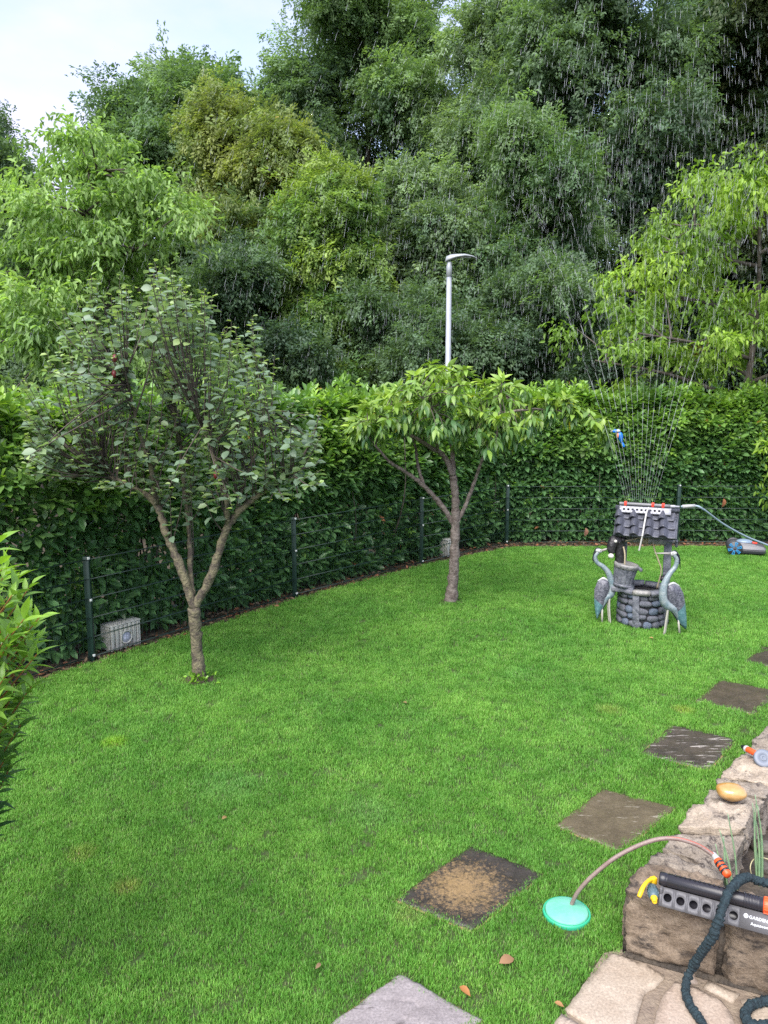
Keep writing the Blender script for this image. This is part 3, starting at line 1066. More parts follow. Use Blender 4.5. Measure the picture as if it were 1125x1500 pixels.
# --- near shrub at the left edge
g = np.random.default_rng(5)
sb = np.array([-2.0, 3.05, 0.0])
shrub = thing('evergreen_shrub', 'tall shrub with glossy pointed yellow green leaves at the near edge of the lawn', 'shrub', sb)
M_redstem = mat('young_stem', (0.24, 0.10, 0.03), 0.6)
P, Dr, Up, S, T = [], [], [], [], []
st = MB()
for i in range(250):
    z = 0.5 + 1.52 * g.random() ** 0.8
    prof = np.interp(z, [0.45, 0.62, 0.9, 1.2, 1.45, 1.75, 1.9, 2.05], [0.10, 0.28, 0.40, 0.50, 0.64, 0.63, 0.52, 0.36])
    an = g.uniform(-1.9, 1.5)
    rr = prof * g.uniform(0.72, 1.0) if i % 3 else prof * g.uniform(0.3, 0.8)
    tip = sb + [rr * math.cos(an), rr * math.sin(an), z + 0.06]
    root = sb + [0.25 * rr * math.cos(an), 0.25 * rr * math.sin(an), max(z - 0.35, 0.05)]
    path = spline([root, (root + tip) / 2 + [0, 0, -0.05], tip], 5)
    st.add(*tube(path, np.linspace(0.006, 0.0022, len(path)), 5, False))
    end = unit(path[-1] - path[-3])
    yng = np.clip((z - 0.75) / 0.8, 0.0, 1) * g.uniform(0.6, 1)
    nl = g.integers(9, 14)
    for j in range(nl):
        f_ = j / (nl - 1)
        a2 = j * 2.4 + i
        e1 = unit(np.cross(end, [0.1, 0, 1])); e2 = np.cross(end, e1)
        rad = math.cos(a2) * e1 + math.sin(a2) * e2
        P.append(tip - end * 0.17 * (1 - f_))
        Dr.append(rad * (1.0 - 0.5 * f_) + end * (0.35 + 0.5 * f_) + np.array([0, 0, 0.1 + g.normal(0, 0.12)]))
        Up.append(np.array([0, 0, 1]) + 0.4 * end + g.normal(0, 0.25, 3))
        S.append(g.uniform(0.065, 0.115))
        k_ = np.clip(yng * (0.5 + 0.5 * f_) + g.normal(0, 0.1), 0, 1)
        T.append((np.array([0.05, 0.115, 0.04]) * (1 - k_) + np.array([0.20, 0.34, 0.035]) * k_) * g.uniform(0.8, 1.2))
P, Dr, Up, S, T = np.array(P), unit(Dr), unit(Up), np.array(S), np.array(T)
Rm = frames(Dr, Up)
LEAF_SHRUB = leaf_full(0.33, 0.3, 0.30, (0.06, 0.7, 1.0, 0.85, 0.42, 0.0))
A, B_ = split_front(P, 300, -4)
single_leaves(shrub, P[A], Rm[A], S[A], T[A], LEAF_SHRUB, M_laurel)
V, F, TT = scatter(P[B_], Rm[B_], S[B_], T[B_], LEAF_SHRUB)
tag(link('leaves', np_mesh('leaves', V, F, M_laurel, TT, True), shrub, True), kind='stuff')
tag(st.build('twigs', M_redstem, shrub, True), kind='stuff')
m_ = MB()
for i in range(7):
    an = i * 0.9
    m_.add(*tube(spline([sb + [0.05 * math.cos(an), 0.05 * math.sin(an), -0.02], sb + [0.12 * math.cos(an), 0.12 * math.sin(an), 0.8], sb + [0.2 * math.cos(an), 0.2 * math.sin(an), 1.7]], 6), np.linspace(0.016, 0.006, 13), 6, False))
m_.build('trunk', M_bark, shrub, True)


# ---------------------------------------------------------------- the wood beyond the hedge
def big_tree(name, label, px, py_top, Y, width_px, cols, n_limb=13, n_br=6, per=330, leaf=0.15, base_frac=0.22, shape='round', droop=0.0, gap=1.0, seed=0, leafbase=None, group='trees of the wood beyond the hedge', crown_px=None, lean=0.0, clump=0.085, bark=M_darkbark, yellow=0.0):
    g = np.random.default_rng(seed)
    c_ = D(px, 575, Y)
    X = c_[0]
    H = D(px, py_top, Y)[2]
    Rc = width_px / 2 / FPX * Y
    if leafbase is None: per = int(per * 0.30)
    tr = thing(name, label, 'tree', (X, Y, 0), 0, group)
    zb = H * base_frac
    top = np.array([X + lean, Y, H * 0.97])
    trunk = spline([[X, Y, -0.1], [X + g.normal(0, .1) + lean * .2, Y, H * .3], [X + g.normal(0, .2) + lean * .6, Y + g.normal(0, .2), H * .65], top], 6)
    r0 = max(0.10, H * 0.014)
    m_ = MB()
    m_.add(*tube(trunk, np.linspace(r0, 0.02, len(trunk)), 8, False))
    cen, crad, cdir = [], [], []
    for i in range(n_limb):
        f = (i + g.uniform(0.1, 0.9)) / n_limb
        h = zb * 0.75 + (H * 0.9 - zb * 0.75) * f
        if shape == 'round': pr = math.sqrt(max(0.06, 1 - ((f - 0.42) / 0.62) ** 2))
        elif shape == 'cone': pr = 1.05 - 0.85 * f
        else: pr = 0.75 + 0.35 * math.sin(f * 2.6)
        az = i * 2.399 + g.normal(0, 0.35)
        ln = Rc * pr * g.uniform(0.75, 1.08)
        p0 = np.array([np.interp(h, trunk[:, 2], trunk[:, k]) for k in range(3)])
        rise = g.uniform(0.15, 0.6) * ln * (1 - droop) if shape != 'tall' else g.uniform(0.5, 1.0) * ln
        dirv = np.array([math.cos(az), math.sin(az), 0])
        p2 = p0 + dirv * ln + [0, 0, rise]
        if p2[2] > H: p2[2] = H - g.uniform(0, .3)
        limb = spline([p0, p0 + dirv * ln * 0.5 + [0, 0, rise * 0.65], p2], 5)
        m_.add(*tube(limb, np.linspace(r0 * 0.45, 0.018, len(limb)), 5, False))
        for j in range(n_br):
            s = 0.28 + 0.72 * (j + g.random()) / n_br
            q0 = np.array([np.interp(s, np.linspace(0, 1, len(limb)), limb[:, k]) for k in range(3)])
            dd = unit(dirv * g.uniform(0.1, 1) + g.normal(0, 0.75, 3) * [1, 1, 0.6] + [0, 0, 0.25])
            bl = Rc * g.uniform(0.16, 0.42)
            q1 = q0 + dd * bl
            if q1[2] > H: q1[2] = H - g.uniform(0, .2)
            m_.add(*tube(np.array([q0, (q0 + q1) / 2 + [0, 0, 0.05 * bl], q1]), [0.022, 0.015, 0.006], 4, False))
            cen.append(q1); crad.append(max(0.45, H * clump) * g.uniform(0.6, 1.25) * 0.62); cdir.append(dd)
            if g.random() < 0.5: cen.append((q0 + q1) / 2); crad.append(max(0.4, H * clump) * 0.42); cdir.append(dd)
    for q in range(4):
        cen.append(top + g.normal(0, 0.25, 3) * [1.4, 1.4, 0.6] - [0, 0, 0.25 * q]); crad.append(max(0.4, H * clump) * 0.4); cdir.append(np.array([0, 0, 1.]))
    cen, crad, cdir = np.array(cen), np.array(crad), np.array(cdir)
    n = len(cen)
    # each clump: leaf sprays thrown outward and drooping
    k = np.repeat(np.arange(n), per)
    m = len(k)
    near = leafbase is not None
    nsp = 14
    sp = g.integers(0, nsp, m)
    spd = unit(g.normal(0, 1, (n, nsp, 3)) * [1, 1, 0.55] + cdir[:, None] * 0.5 + [0, 0, 0.15 - droop])
    sd = spd[k, sp] if near else unit(g.normal(0, 1, (m, 3)) * [1, 1, 0.7] + cdir[k] * 0.6 + [0, 0, 0.2])
    s = g.random(m) ** (0.7 if near else 0.5)
    P = cen[k] + sd * (s * crad[k] * (1.45 if near else 1.25))[:, None] + np.array([0, 0, -1.0]) * (droop * 0.6 * s * s * crad[k])[:, None] + g.normal(0, 0.13 if near else 0.26, (m, 3)) * crad[k][:, None] * (gap if near else np.exp(0.5 * g.normal(0, 1, n))[k][:, None])
    Dr = unit(sd * 0.6 + g.normal(0, 0.6, (m, 3)) + [0, 0, -0.25 - droop * 0.6])
    Up = unit(np.array([0, 0, 1.0]) + g.normal(0, 0.45, (m, 3)))
    S = leaf * g.uniform(0.65, 1.3, m)
    cA, cB = np.array(cols[0]), np.array(cols[1])
    mixc_ = np.clip(g.normal(0.45, 0.33, n), 0, 1)
    mixc_ = np.clip(mixc_ + 0.35 * (cen[:, 2] / H - 0.6), 0, 1)[k][:, None]
    T = (cA * (1 - mixc_) + cB * mixc_) * g.uniform(0.75, 1.3, (m, 1))
    if yellow:
        yc = (g.random(n) < yellow)[k] & (g.random(m) < 0.7)
        T[yc] = np.array([0.24, 0.17, 0.03]) * g.uniform(0.7, 1.2, (yc.sum(), 1))
    if not near:
        m_.build('trunk', bark, tr, True)
        return tag(spread('crown', P, frames(Dr, Up), S / 0.17, T * 2.25, SPRAYS, tr), kind='stuff')
    V, F, TT = scatter(P, frames(Dr, Up), S, T, leafbase)
    m_.build('trunk', bark, tr, True)
    cr = tag(link('crown', np_mesh('crown', V, F, M_far, TT), tr, True), kind='stuff')
    return tr


SPRAYS = []
for q in range(5):
    g = np.random.default_rng(300 + q)
    nl = 34
    s_ = np.sort(g.random(nl)) ** 0.8
    az = g.uniform(-1.2, 1.2, nl) + np.where(np.arange(nl) % 2, 0.6, -0.6)
    P = np.c_[s_ * 0.50, g.normal(0, 0.07, nl), -0.16 * s_ ** 2 + g.normal(0, 0.05, nl)]
    Dr = unit(np.c_[np.cos(az), np.sin(az), g.normal(-0.25, 0.25, nl)])
    V, F, TT = scatter(P, frames(Dr, unit(g.normal(0, 0.35, (nl, 3)) + [0, 0, 1])), g.uniform(0.065, 0.12, nl), np.ones((nl, 3)), leaf_quad(0.46, 0.2))
    SPRAYS.append(bpy.data.objects.new('leaf_spray', np_mesh('leaf_spray', V, F, M_wood)))

DK = ([0.034, 0.060, 0.036], [0.068, 0.108, 0.054])
MD = ([0.042, 0.076, 0.038], [0.092, 0.142, 0.058])
GR = ([0.050, 0.082, 0.048], [0.105, 0.150, 0.078])
LG = ([0.12, 0.20, 0.065], [0.20, 0.30, 0.095])
YG = ([0.050, 0.095, 0.034], [0.120, 0.165, 0.042])
OL = ([0.055, 0.090, 0.035], [0.125, 0.145, 0.045])
PL = leaf_low(0.25, 0.36, 0.38, 0.3, 0.65, 0.35)

big_tree('leafy_tree', 'light green tree with feathery drooping sprays rising behind the side hedge', 140, 190, 15.5, 440, LG, 19, 7, 210, 0.125, 0.16, 'cone', 0.45, 0.9, 11, PL, clump=0.10)
big_tree('leafy_tree', 'bright yellow green tree with drooping leaf clusters rising behind the back hedge', 1090, 245, 14.8, 420, ([0.11, 0.19, 0.035], [0.21, 0.31, 0.045]), 16, 6, 170, 0.115, 0.20, 'round', 0.5, 1.0, 12, PL, clump=0.095, yellow=0.012)
big_tree('leafy_tree', 'broad round topped dark green tree standing behind the feathery light green one', 290, 100, 27, 255, MD, 15, 7, 330, 0.20, 0.2, 'round', 0.1, 1, 13)
big_tree('leafy_tree', 'olive tree with yellowing patches, left of the dense yellow green one', 395, 165, 22.5, 140, OL, 13, 6, 300, 0.17, 0.2, 'tall', 0.3, 1, 14, yellow=0.05)
big_tree('leafy_tree', 'yellow green tree with layered boughs just left of the street lamp', 490, 235, 20, 180, YG, 15, 6, 270, 0.16, 0.2, 'cone', 0.3, 0.9, 15, yellow=0.02)
big_tree('leafy_tree', 'very tall open tree whose top leaves the picture above the street lamp', 535, -60, 31, 235, MD, 17, 7, 300, 0.20, 0.30, 'round', 0.1, 1, 16, clump=0.06)
big_tree('leafy_tree', 'grey green bushy tree directly behind the street lamp', 640, 265, 22, 150, GR, 13, 6, 300, 0.17, 0.15, 'tall', 0.2, 1, 17)
big_tree('leafy_tree', 'tall slim grey green tree with sky showing through beside the very tall open one', 715, 25, 27, 140, GR, 13, 5, 260, 0.18, 0.3, 'tall', 0.1, 1, 18)
big_tree('leafy_tree', 'tall dark tree behind the thick of the water spray', 860, 5, 25, 225, DK, 16, 7, 330, 0.19, 0.12, 'tall', 0.2, 1, 19)
big_tree('leafy_tree', 'dark tree towering behind the bright yellow green one at the back hedge', 1030, -30, 26, 260, DK, 16, 7, 330, 0.20, 0.12, 'round', 0.2, 1, 20, yellow=0.01)
big_tree('leafy_tree', 'dark tree with brownish leaves, furthest along the wood past the spray', 1150, -40, 24, 200, ([0.04, 0.06, 0.03], [0.09, 0.10, 0.045]), 13, 6, 280, 0.19, 0.15, 'tall', 0.2, 1, 21, yellow=0.03)
big_tree('leafy_tree', 'dark round tree low on the skyline at the far end of the wood', 10, 172, 32, 150, DK, 12, 6, 260, 0.22, 0.2, 'round', 0.1, 1, 22)
big_tree('leafy_tree', 'dark tree between the round topped tree and the very tall open one', 448, 95, 30, 130, DK, 13, 6, 300, 0.20, 0.2, 'round', 0.1, 1, 23)
big_tree('leafy_tree', 'mid green tree standing left of the dark tree behind the spray', 770, 200, 21.5, 130, MD, 13, 6, 300, 0.16, 0.12, 'tall', 0.2, 1, 24)
big_tree('leafy_tree', 'low dark bushy tree under the olive one, just above the side hedge', 350, 360, 19.5, 230, DK, 12, 6, 280, 0.15, 0.1, 'round', 0.2, 1, 25)
big_tree('leafy_tree', 'low dark bushy tree right of the street lamp, just above the back hedge', 800, 400, 19, 260, DK, 12, 6, 280, 0.15, 0.1, 'round', 0.2, 1, 26)
big_tree('leafy_tree', 'low dark bushy tree behind the lamp pole, just above the hedge corner', 580, 430, 19, 220, DK, 12, 6, 280, 0.15, 0.1, 'round', 0.2, 1, 27)
big_tree('leafy_tree', 'dark tree half hidden behind the feathery light green one near the side hedge', 60, 380, 20, 260, DK, 12, 6, 240, 0.16, 0.1, 'round', 0.2, 1, 28)


# dim far wood behind the trees: one mass nobody could count
g = np.random.default_rng(77)
n = 60000
px = g.uniform(-500, 1650, n)
Yf = g.uniform(30, 37, n)
hmax = np.array([3.6 + 2.8 * noise.noise((a_ * 0.006, 2.1, 0)) + 1.4 * noise.noise((a_ * 0.02, 5.1, 0)) for a_ in px])
P = np.c_[(px - 562) / FPX * Yf, Yf, np.clip(g.random(n) ** 0.8 * (hmax + 3.0), 0, None)]
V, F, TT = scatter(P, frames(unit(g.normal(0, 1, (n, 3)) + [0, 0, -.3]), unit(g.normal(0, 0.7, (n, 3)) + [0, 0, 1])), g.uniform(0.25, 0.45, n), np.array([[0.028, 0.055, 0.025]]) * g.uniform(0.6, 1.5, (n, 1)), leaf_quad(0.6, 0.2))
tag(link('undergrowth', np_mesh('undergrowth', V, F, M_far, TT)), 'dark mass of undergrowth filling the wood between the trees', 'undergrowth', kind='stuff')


# ---------------------------------------------------------------- street lamp beyond the hedge
M_galv = mat('galvanised', (0.27, 0.29, 0.34), 0.5, 0.15, 60, col2=(0.33, 0.35, 0.40), vscale=5, metal=0.2)
M_lamphead = mat('lamp_housing', (0.30, 0.32, 0.34), 0.4, metal=0.2)
M_lens = mat('lamp_lens', (0.30, 0.31, 0.32), 0.15)
YL = 16.0
lp = D(656, 560, YL)
LH = D(653, 384, YL)[2]
lamp = thing('street_lamp', 'slim galvanised street lamp with curved head standing beyond the hedge', 'street lamp', (lp[0], lp[1], 0))
MB().lathe([(0.085, -0.02), (0.085, 0.9), (0.062, 0.95), (0.050, LH - 0.28)], 20).build('pole', M_galv, lamp, smooth=True)
MB().lathe([(0.050, LH - 0.28), (0.058, LH - 0.275), (0.058, LH - 0.08), (0.050, LH - 0.06), (0.05, LH)], 20).build('collar', M_lamphead, lamp, smooth=True)
m_ = MB()
prof = [(-0.075, 0.0, 0.045, 0.05), (-0.06, 0.03, 0.07, 0.08), (0.02, 0.055, 0.09, 0.09), (0.14, 0.09, 0.11, 0.065), (0.30, 0.112, 0.12, 0.045), (0.44, 0.095, 0.11, 0.03), (0.53, 0.065, 0.08, 0.02), (0.565, 0.045, 0.03, 0.008)]
n = 14
an = np.linspace(0, 2 * np.pi, n, endpoint=False)
V = []
for x, z, hw, ht in prof:
    V += [[x, hw * math.cos(q), LH + z + ht * (math.sin(q) if math.sin(q) > 0 else 0.35 * math.sin(q))] for q in an]
m_.add(np.array(V), [ringfaces(len(prof), n), np.arange(n)[::-1][None], (np.arange(n) + (len(prof) - 1) * n)[None]])
m_.build('lamp_head', M_lamphead, lamp, smooth=True)
MB().box((0.30, 0, LH + 0.088), (0.26, 0.15, 0.02), Matrix.Rotation(R(2), 3, 'Y'), 0.006).build('lamp_lens', M_lens, lamp)

# ---------------------------------------------------------------- stepping stones
def stone_mat(name, cA, cB, cC, scale=3.0, stretch=(1, 1, 1), rotz=0.0, rough=0.45, streak=(0.60, 0.68), blotch=None, bump=0.5):
    m = bpy.data.materials.new(name)
    m.use_nodes = True
    t = m.node_tree
    b = t.nodes['Principled BSDF']
    tc_ = t.nodes.new('ShaderNodeTexCoord')
    mp_ = t.nodes.new('ShaderNodeMapping')
    mp_.inputs['Scale'].default_value = stretch
    mp_.inputs['Rotation'].default_value = (0, 0, rotz)
    t.links.new(tc_.outputs['Object'], mp_.inputs['Vector'])

    def nz(sc_, det, vec):
        n_ = t.nodes.new('ShaderNodeTexNoise')
        n_.inputs['Scale'].default_value = sc_
        n_.inputs['Detail'].default_value = det
        n_.inputs['Roughness'].default_value = 0.7
        t.links.new(vec, n_.inputs['Vector'])
        return n_.outputs['Fac']

    def ramp(f, lo, hi, a_, b_):
        r = t.nodes.new('ShaderNodeValToRGB')
        r.color_ramp.elements[0].position, r.color_ramp.elements[1].position = lo, hi
        r.color_ramp.elements[0].color, r.color_ramp.elements[1].color = a_, b_
        t.links.new(f, r.inputs['Fac'])
        return r.outputs['Color']

    def mix(f, a_, b_):
        x = t.nodes.new('ShaderNodeMix')
        x.data_type = 'RGBA'
        t.links.new(f, x.inputs['Factor'])
        for s_, v in (('A', a_), ('B', b_)):
            if isinstance(v, tuple): x.inputs[s_].default_value = (*v, 1)
            else: t.links.new(v, x.inputs[s_])
        return x.outputs['Result']

    base = ramp(nz(scale * 2, 8, tc_.outputs['Object']), 0.35, 0.65, (*cA, 1), (*cB, 1))
    st_ = ramp(nz(scale * 2.5, 6, mp_.outputs['Vector']), streak[0], streak[1], (0, 0, 0, 1), (1, 1, 1, 1))
    col = mix(st_, base, cC)
    if blotch:
        cen, rad, bc = blotch
        d = t.nodes.new('ShaderNodeVectorMath')
        d.operation = 'DISTANCE'
        d.inputs[1].default_value = (*cen, 0.0)
        t.links.new(tc_.outputs['Object'], d.inputs[0])
        ad = t.nodes.new('ShaderNodeMath')
        ad.operation = 'MULTIPLY_ADD'
        t.links.new(nz(55, 10, tc_.outputs['Object']), ad.inputs[0])
        ad.inputs[1].default_value = 0.9
        t.links.new(d.outputs['Value'], ad.inputs[2])
        f_ = ramp(ad.outputs[0], rad + 0.30, rad + 0.50, (1, 1, 1, 1), (0, 0, 0, 1))
        col = mix(f_, col, bc)
    fine = ramp(nz(90, 8, tc_.outputs['Object']), 0.30, 0.70, (0.62, 0.62, 0.62, 1), (1.25, 1.25, 1.25, 1))
    mm_ = t.nodes.new('ShaderNodeMix')
    mm_.data_type = 'RGBA'
    mm_.blend_type = 'MULTIPLY'
    mm_.inputs['Factor'].default_value = 1
    t.links.new(col, mm_.inputs['A'])
    t.links.new(fine, mm_.inputs['B'])
    t.links.new(mm_.outputs['Result'], b.inputs['Base Color'])
    b.inputs['Roughness'].default_value = rough
    bp2 = t.nodes.new('ShaderNodeBump')
    bp2.inputs['Strength'].default_value = bump * 0.7
    bp2.inputs['Distance'].default_value = 0.004
    t.links.new(nz(75, 10, tc_.outputs['Object']), bp2.inputs['Height'])
    bp = t.nodes.new('ShaderNodeBump')
    bp.inputs['Strength'].default_value = bump
    bp.inputs['Distance'].default_value = 0.01
    t.links.new(bp2.outputs['Normal'], bp.inputs['Normal'])
    t.links.new(nz(scale * 7, 10, mp_.outputs['Vector']), bp.inputs['Height'])
    t.links.new(bp.outputs['Normal'], b.inputs['Normal'])
    return m


M_sand = mat('bedding_sand', (0.30, 0.21, 0.10), 0.95, 0.6, 90, col2=(0.20, 0.17, 0.07), vscale=40)
c2 = SLABS[1].mean(0)
slab_mats = [stone_mat('slab_grey', (0.20, 0.175, 0.175), (0.28, 0.25, 0.25), (0.10, 0.085, 0.085), 2.2, (0.5, 2.0, 1), R(25), 0.55, (0.60, 0.63)),
             stone_mat('slab_wet', (0.022, 0.018, 0.014), (0.05, 0.042, 0.033), (0.30, 0.29, 0.28), 5, (1, 1, 1), 0, 0.38, (0.66, 0.72), blotch=((-0.05, -0.01), 0.20, (0.24, 0.16, 0.075))),
             stone_mat('slab_olive', (0.075, 0.058, 0.032), (0.125, 0.10, 0.058), (0.27, 0.24, 0.19), 3.5, (0.6, 3.5, 1), R(-12), 0.45, (0.60, 0.64)),
             stone_mat('slab_streaked', (0.035, 0.028, 0.02), (0.075, 0.06, 0.042), (0.34, 0.31, 0.28), 2.6, (0.5, 5.0, 1), R(-10), 0.4, (0.57, 0.60)),
             stone_mat('slab_brown', (0.045, 0.035, 0.022), (0.085, 0.066, 0.042), (0.28, 0.25, 0.2), 4, (0.6, 3.0, 1), R(-8), 0.42, (0.67, 0.71)),
             stone_mat('slab_dark', (0.035, 0.028, 0.018), (0.062, 0.05, 0.034), (0.22, 0.2, 0.16), 4, (0.6, 4.0, 1), R(-8), 0.42, (0.66, 0.70))]
slab_labels = ['pale grey riven slab nearest the patio, cut by the picture edge', 'dark wet slab with a sandy brown patch, beside the green lid', 'olive brown slab with a pale chipped corner, beside the wall end',
               'dark slab with many thin pale streaks', 'plain dark brown slab, second furthest along the wall', 'furthest dark slab of the path, closest to the herons']
for q, mt, lb, i in zip(SLABS, slab_mats, slab_labels, range(6)):
    c_ = q.mean(0)
    s = thing('stepping_stone', lb, 'slab', (c_[0], c_[1], 0), 0, 'stepping stones set in the lawn')
    k = 36
    uu, vv = np.meshgrid(np.linspace(0, 1, k + 1), np.linspace(0, 1, k + 1))
    Pg = ((1 - uu) * (1 - vv))[..., None] * q[0] + (uu * (1 - vv))[..., None] * q[1] + (uu * vv)[..., None] * q[2] + ((1 - uu) * vv)[..., None] * q[3] - c_
    Z = np.zeros(uu.shape)
    for r_ in range(k + 1):
        for s_ in range(k + 1):
            x, y = Pg[r_, s_]
            e = min(uu[r_, s_], 1 - uu[r_, s_], vv[r_, s_], 1 - vv[r_, s_])
            rid = abs(noise.noise((x * 2.5 + i, y * 9, 1.0 * i)))
            Z[r_, s_] = 0.011 + 0.006 * noise.noise((x * 6, y * 6, i)) + 0.003 * noise.noise((x * 25, y * 60, i)) - 0.006 * max(0, 0.14 - rid) / 0.14 * (1 if i in (0, 3) else 0.4)
            if e == 0: Z[r_, s_] -= 0.004
            if e == 0:
                Pg[r_, s_] += np.array([noise.noise((x * 22, y * 22, i)), noise.noise((x * 22, y * 22, i + 9))]) * 0.010
    V = np.dstack([Pg, Z]).reshape(-1, 3)
    idx = np.arange((k + 1) ** 2).reshape(k + 1, k + 1)
    F = np.stack([idx[:-1, :-1], idx[:-1, 1:], idx[1:, 1:], idx[1:, :-1]], 2).reshape(-1, 4)
    ring = np.concatenate([idx[0, :-1], idx[:-1, -1], idx[-1, :0:-1], idx[:0:-1, 0]])
    VB = V[ring] * [1, 1, 0] + [0, 0, -0.03]
    nb = len(V)
    j = np.arange(len(ring))
    FS = np.stack([ring[j], nb + j, nb + (j + 1) % len(ring), ring[(j + 1) % len(ring)]], 1)
    a_, b_, c3 = V[F[0, 0]], V[F[0, 1]], V[F[0, 2]]
    if np.cross(b_ - a_, c3 - a_)[2] < 0:
        F, FS = F[:, ::-1], FS[:, ::-1]
    link('slab', np_mesh('slab', np.vstack([V, VB]), [F, FS], mt), s, False)
    qq = (q - c_) * 1.035
    area = sum(qq[i2][0] * qq[(i2 + 1) % 4][1] - qq[(i2 + 1) % 4][0] * qq[i2][1] for i2 in range(4))
    MB().prism(qq if area > 0 else qq[::-1], -0.02, -0.001).build('bedding', M_sand, s)

# ---------------------------------------------------------------- patio corner
M_flag = stone_mat('flagstone', (0.31, 0.245, 0.185), (0.40, 0.335, 0.265), (0.21, 0.16, 0.12), 2.5, (1, 1.4, 1), 0.4, 0.6, (0.60, 0.72), bump=0.35)
M_flag2 = stone_mat('flagstone_pink', (0.32, 0.245, 0.19), (0.39, 0.32, 0.26), (0.24, 0.175, 0.135), 3.0, (1, 1.4, 1), 0.9, 0.6, (0.60, 0.72), bump=0.35)
M_mortar = mat('mortar', (0.24, 0.19, 0.14), 0.95, 0.7, 70, col2=(0.17, 0.13, 0.10), vscale=12)
M_dirt = mat('wet_dirt', (0.035, 0.028, 0.022), 0.8, 0.9, 35, col2=(0.09, 0.07, 0.05), vscale=15)
patio = tag(link('patio', np_mesh('patio', np.c_[PATIO, np.full(len(PATIO), 0.006)], [np.arange(len(PATIO))[None]], M_mortar)), kind='structure')
FLAGS = [[(897, 1400), (940, 1415), (973, 1432), (972, 1440), (942, 1463), (934, 1490), (928, 1520), (900, 1528), (870, 1510), (827, 1484), (860, 1440)],
         [(988, 1442), (1022, 1452), (1055, 1470), (1072, 1495), (1085, 1535), (1060, 1580), (965, 1590), (950, 1530), (968, 1469)],
         [(1038, 1442), (1083, 1460), (1074, 1472), (1031, 1450)],
         [(1003, 1427), (1018, 1432), (1022, 1444), (1006, 1441)],
         [(1086, 1469), (1106, 1464), (1150, 1484), (1160, 1520), (1100, 1500)],
         [(822, 1490), (868, 1516), (890, 1540), (850, 1590), (770, 1570)],
         [(905, 1540), (940, 1540), (955, 1600), (900, 1640), (865, 1590)]]
for i, f in enumerate(FLAGS):
    q = np.array([G(*p)[:2] for p in f])
    a = sum(q[k][0] * q[(k + 1) % len(q)][1] - q[(k + 1) % len(q)][0] * q[k][1] for k in range(len(q)))
    if a < 0: q = q[::-1]
    sm = []
    for k in range(len(q)):
        a_, b_ = q[k], q[(k + 1) % len(q)]
        L = np.linalg.norm(b_ - a_)
        ns = max(2, int(L / 0.02))
        for u in np.arange(ns) / ns:
            p = a_ + (b_ - a_) * u
            sm.append(p + np.array([noise.noise((p[0] * 18, p[1] * 18, i)), noise.noise((p[0] * 18, p[1] * 18, i + 7))]) * 0.009)
    sm = np.array(sm)
    c_ = sm.mean(0)
    n = len(sm)
    bm = bmesh.new()
    vt = [bm.verts.new((x, y, 0.022)) for x, y in sm]
    bm.faces.new(vt)
    bmesh.ops.triangulate(bm, faces=bm.faces[:])
    for it in range(4):
        lg = [e for e in bm.edges if e.calc_length() > 0.045 and not e.is_boundary]
        if lg: bmesh.ops.subdivide_edges(bm, edges=lg, cuts=1)
        bmesh.ops.triangulate(bm, faces=[f_ for f_ in bm.faces if len(f_.verts) > 3])
    for v in bm.verts:
        x, y, z = v.co
        v.co.z += 0.0028 * noise.noise((x * 9, y * 9, i)) + 0.002 * noise.noise((x * 26, y * 26, i + 3)) - (0.005 if v.is_boundary else 0)
    ed = bmesh.ops.extrude_edge_only(bm, edges=[e for e in bm.edges if e.is_boundary])
    for el in ed['geom']:
        if isinstance(el, bmesh.types.BMVert): el.co.z = 0.0
    bmesh.ops.recalc_face_normals(bm, faces=bm.faces)
    MB().bm(bm).build('flagstone', (M_flag, M_flag2)[i % 2], patio)

# ---------------------------------------------------------------- dry stone planter wall
PERP = np.array([-FR_DIR[1], FR_DIR[0]])
M_wall = [stone_mat('wall_stone_pale', (0.27, 0.215, 0.16), (0.43, 0.36, 0.28), (0.10, 0.078, 0.062), 4.0, (1, 1.6, 4), 0.3, 0.75, (0.56, 0.66), bump=0.9),
          stone_mat('wall_stone_grey', (0.19, 0.155, 0.12), (0.33, 0.28, 0.225), (0.065, 0.05, 0.042), 4.5, (2, 1, 4), 0.9, 0.75, (0.53, 0.63), bump=1.0),
          stone_mat('wall_stone_brown', (0.13, 0.092, 0.06), (0.26, 0.20, 0.145), (0.042, 0.032, 0.025), 3.5, (1, 1, 2), 0.5, 0.75, (0.52, 0.66), bump=1.0)]


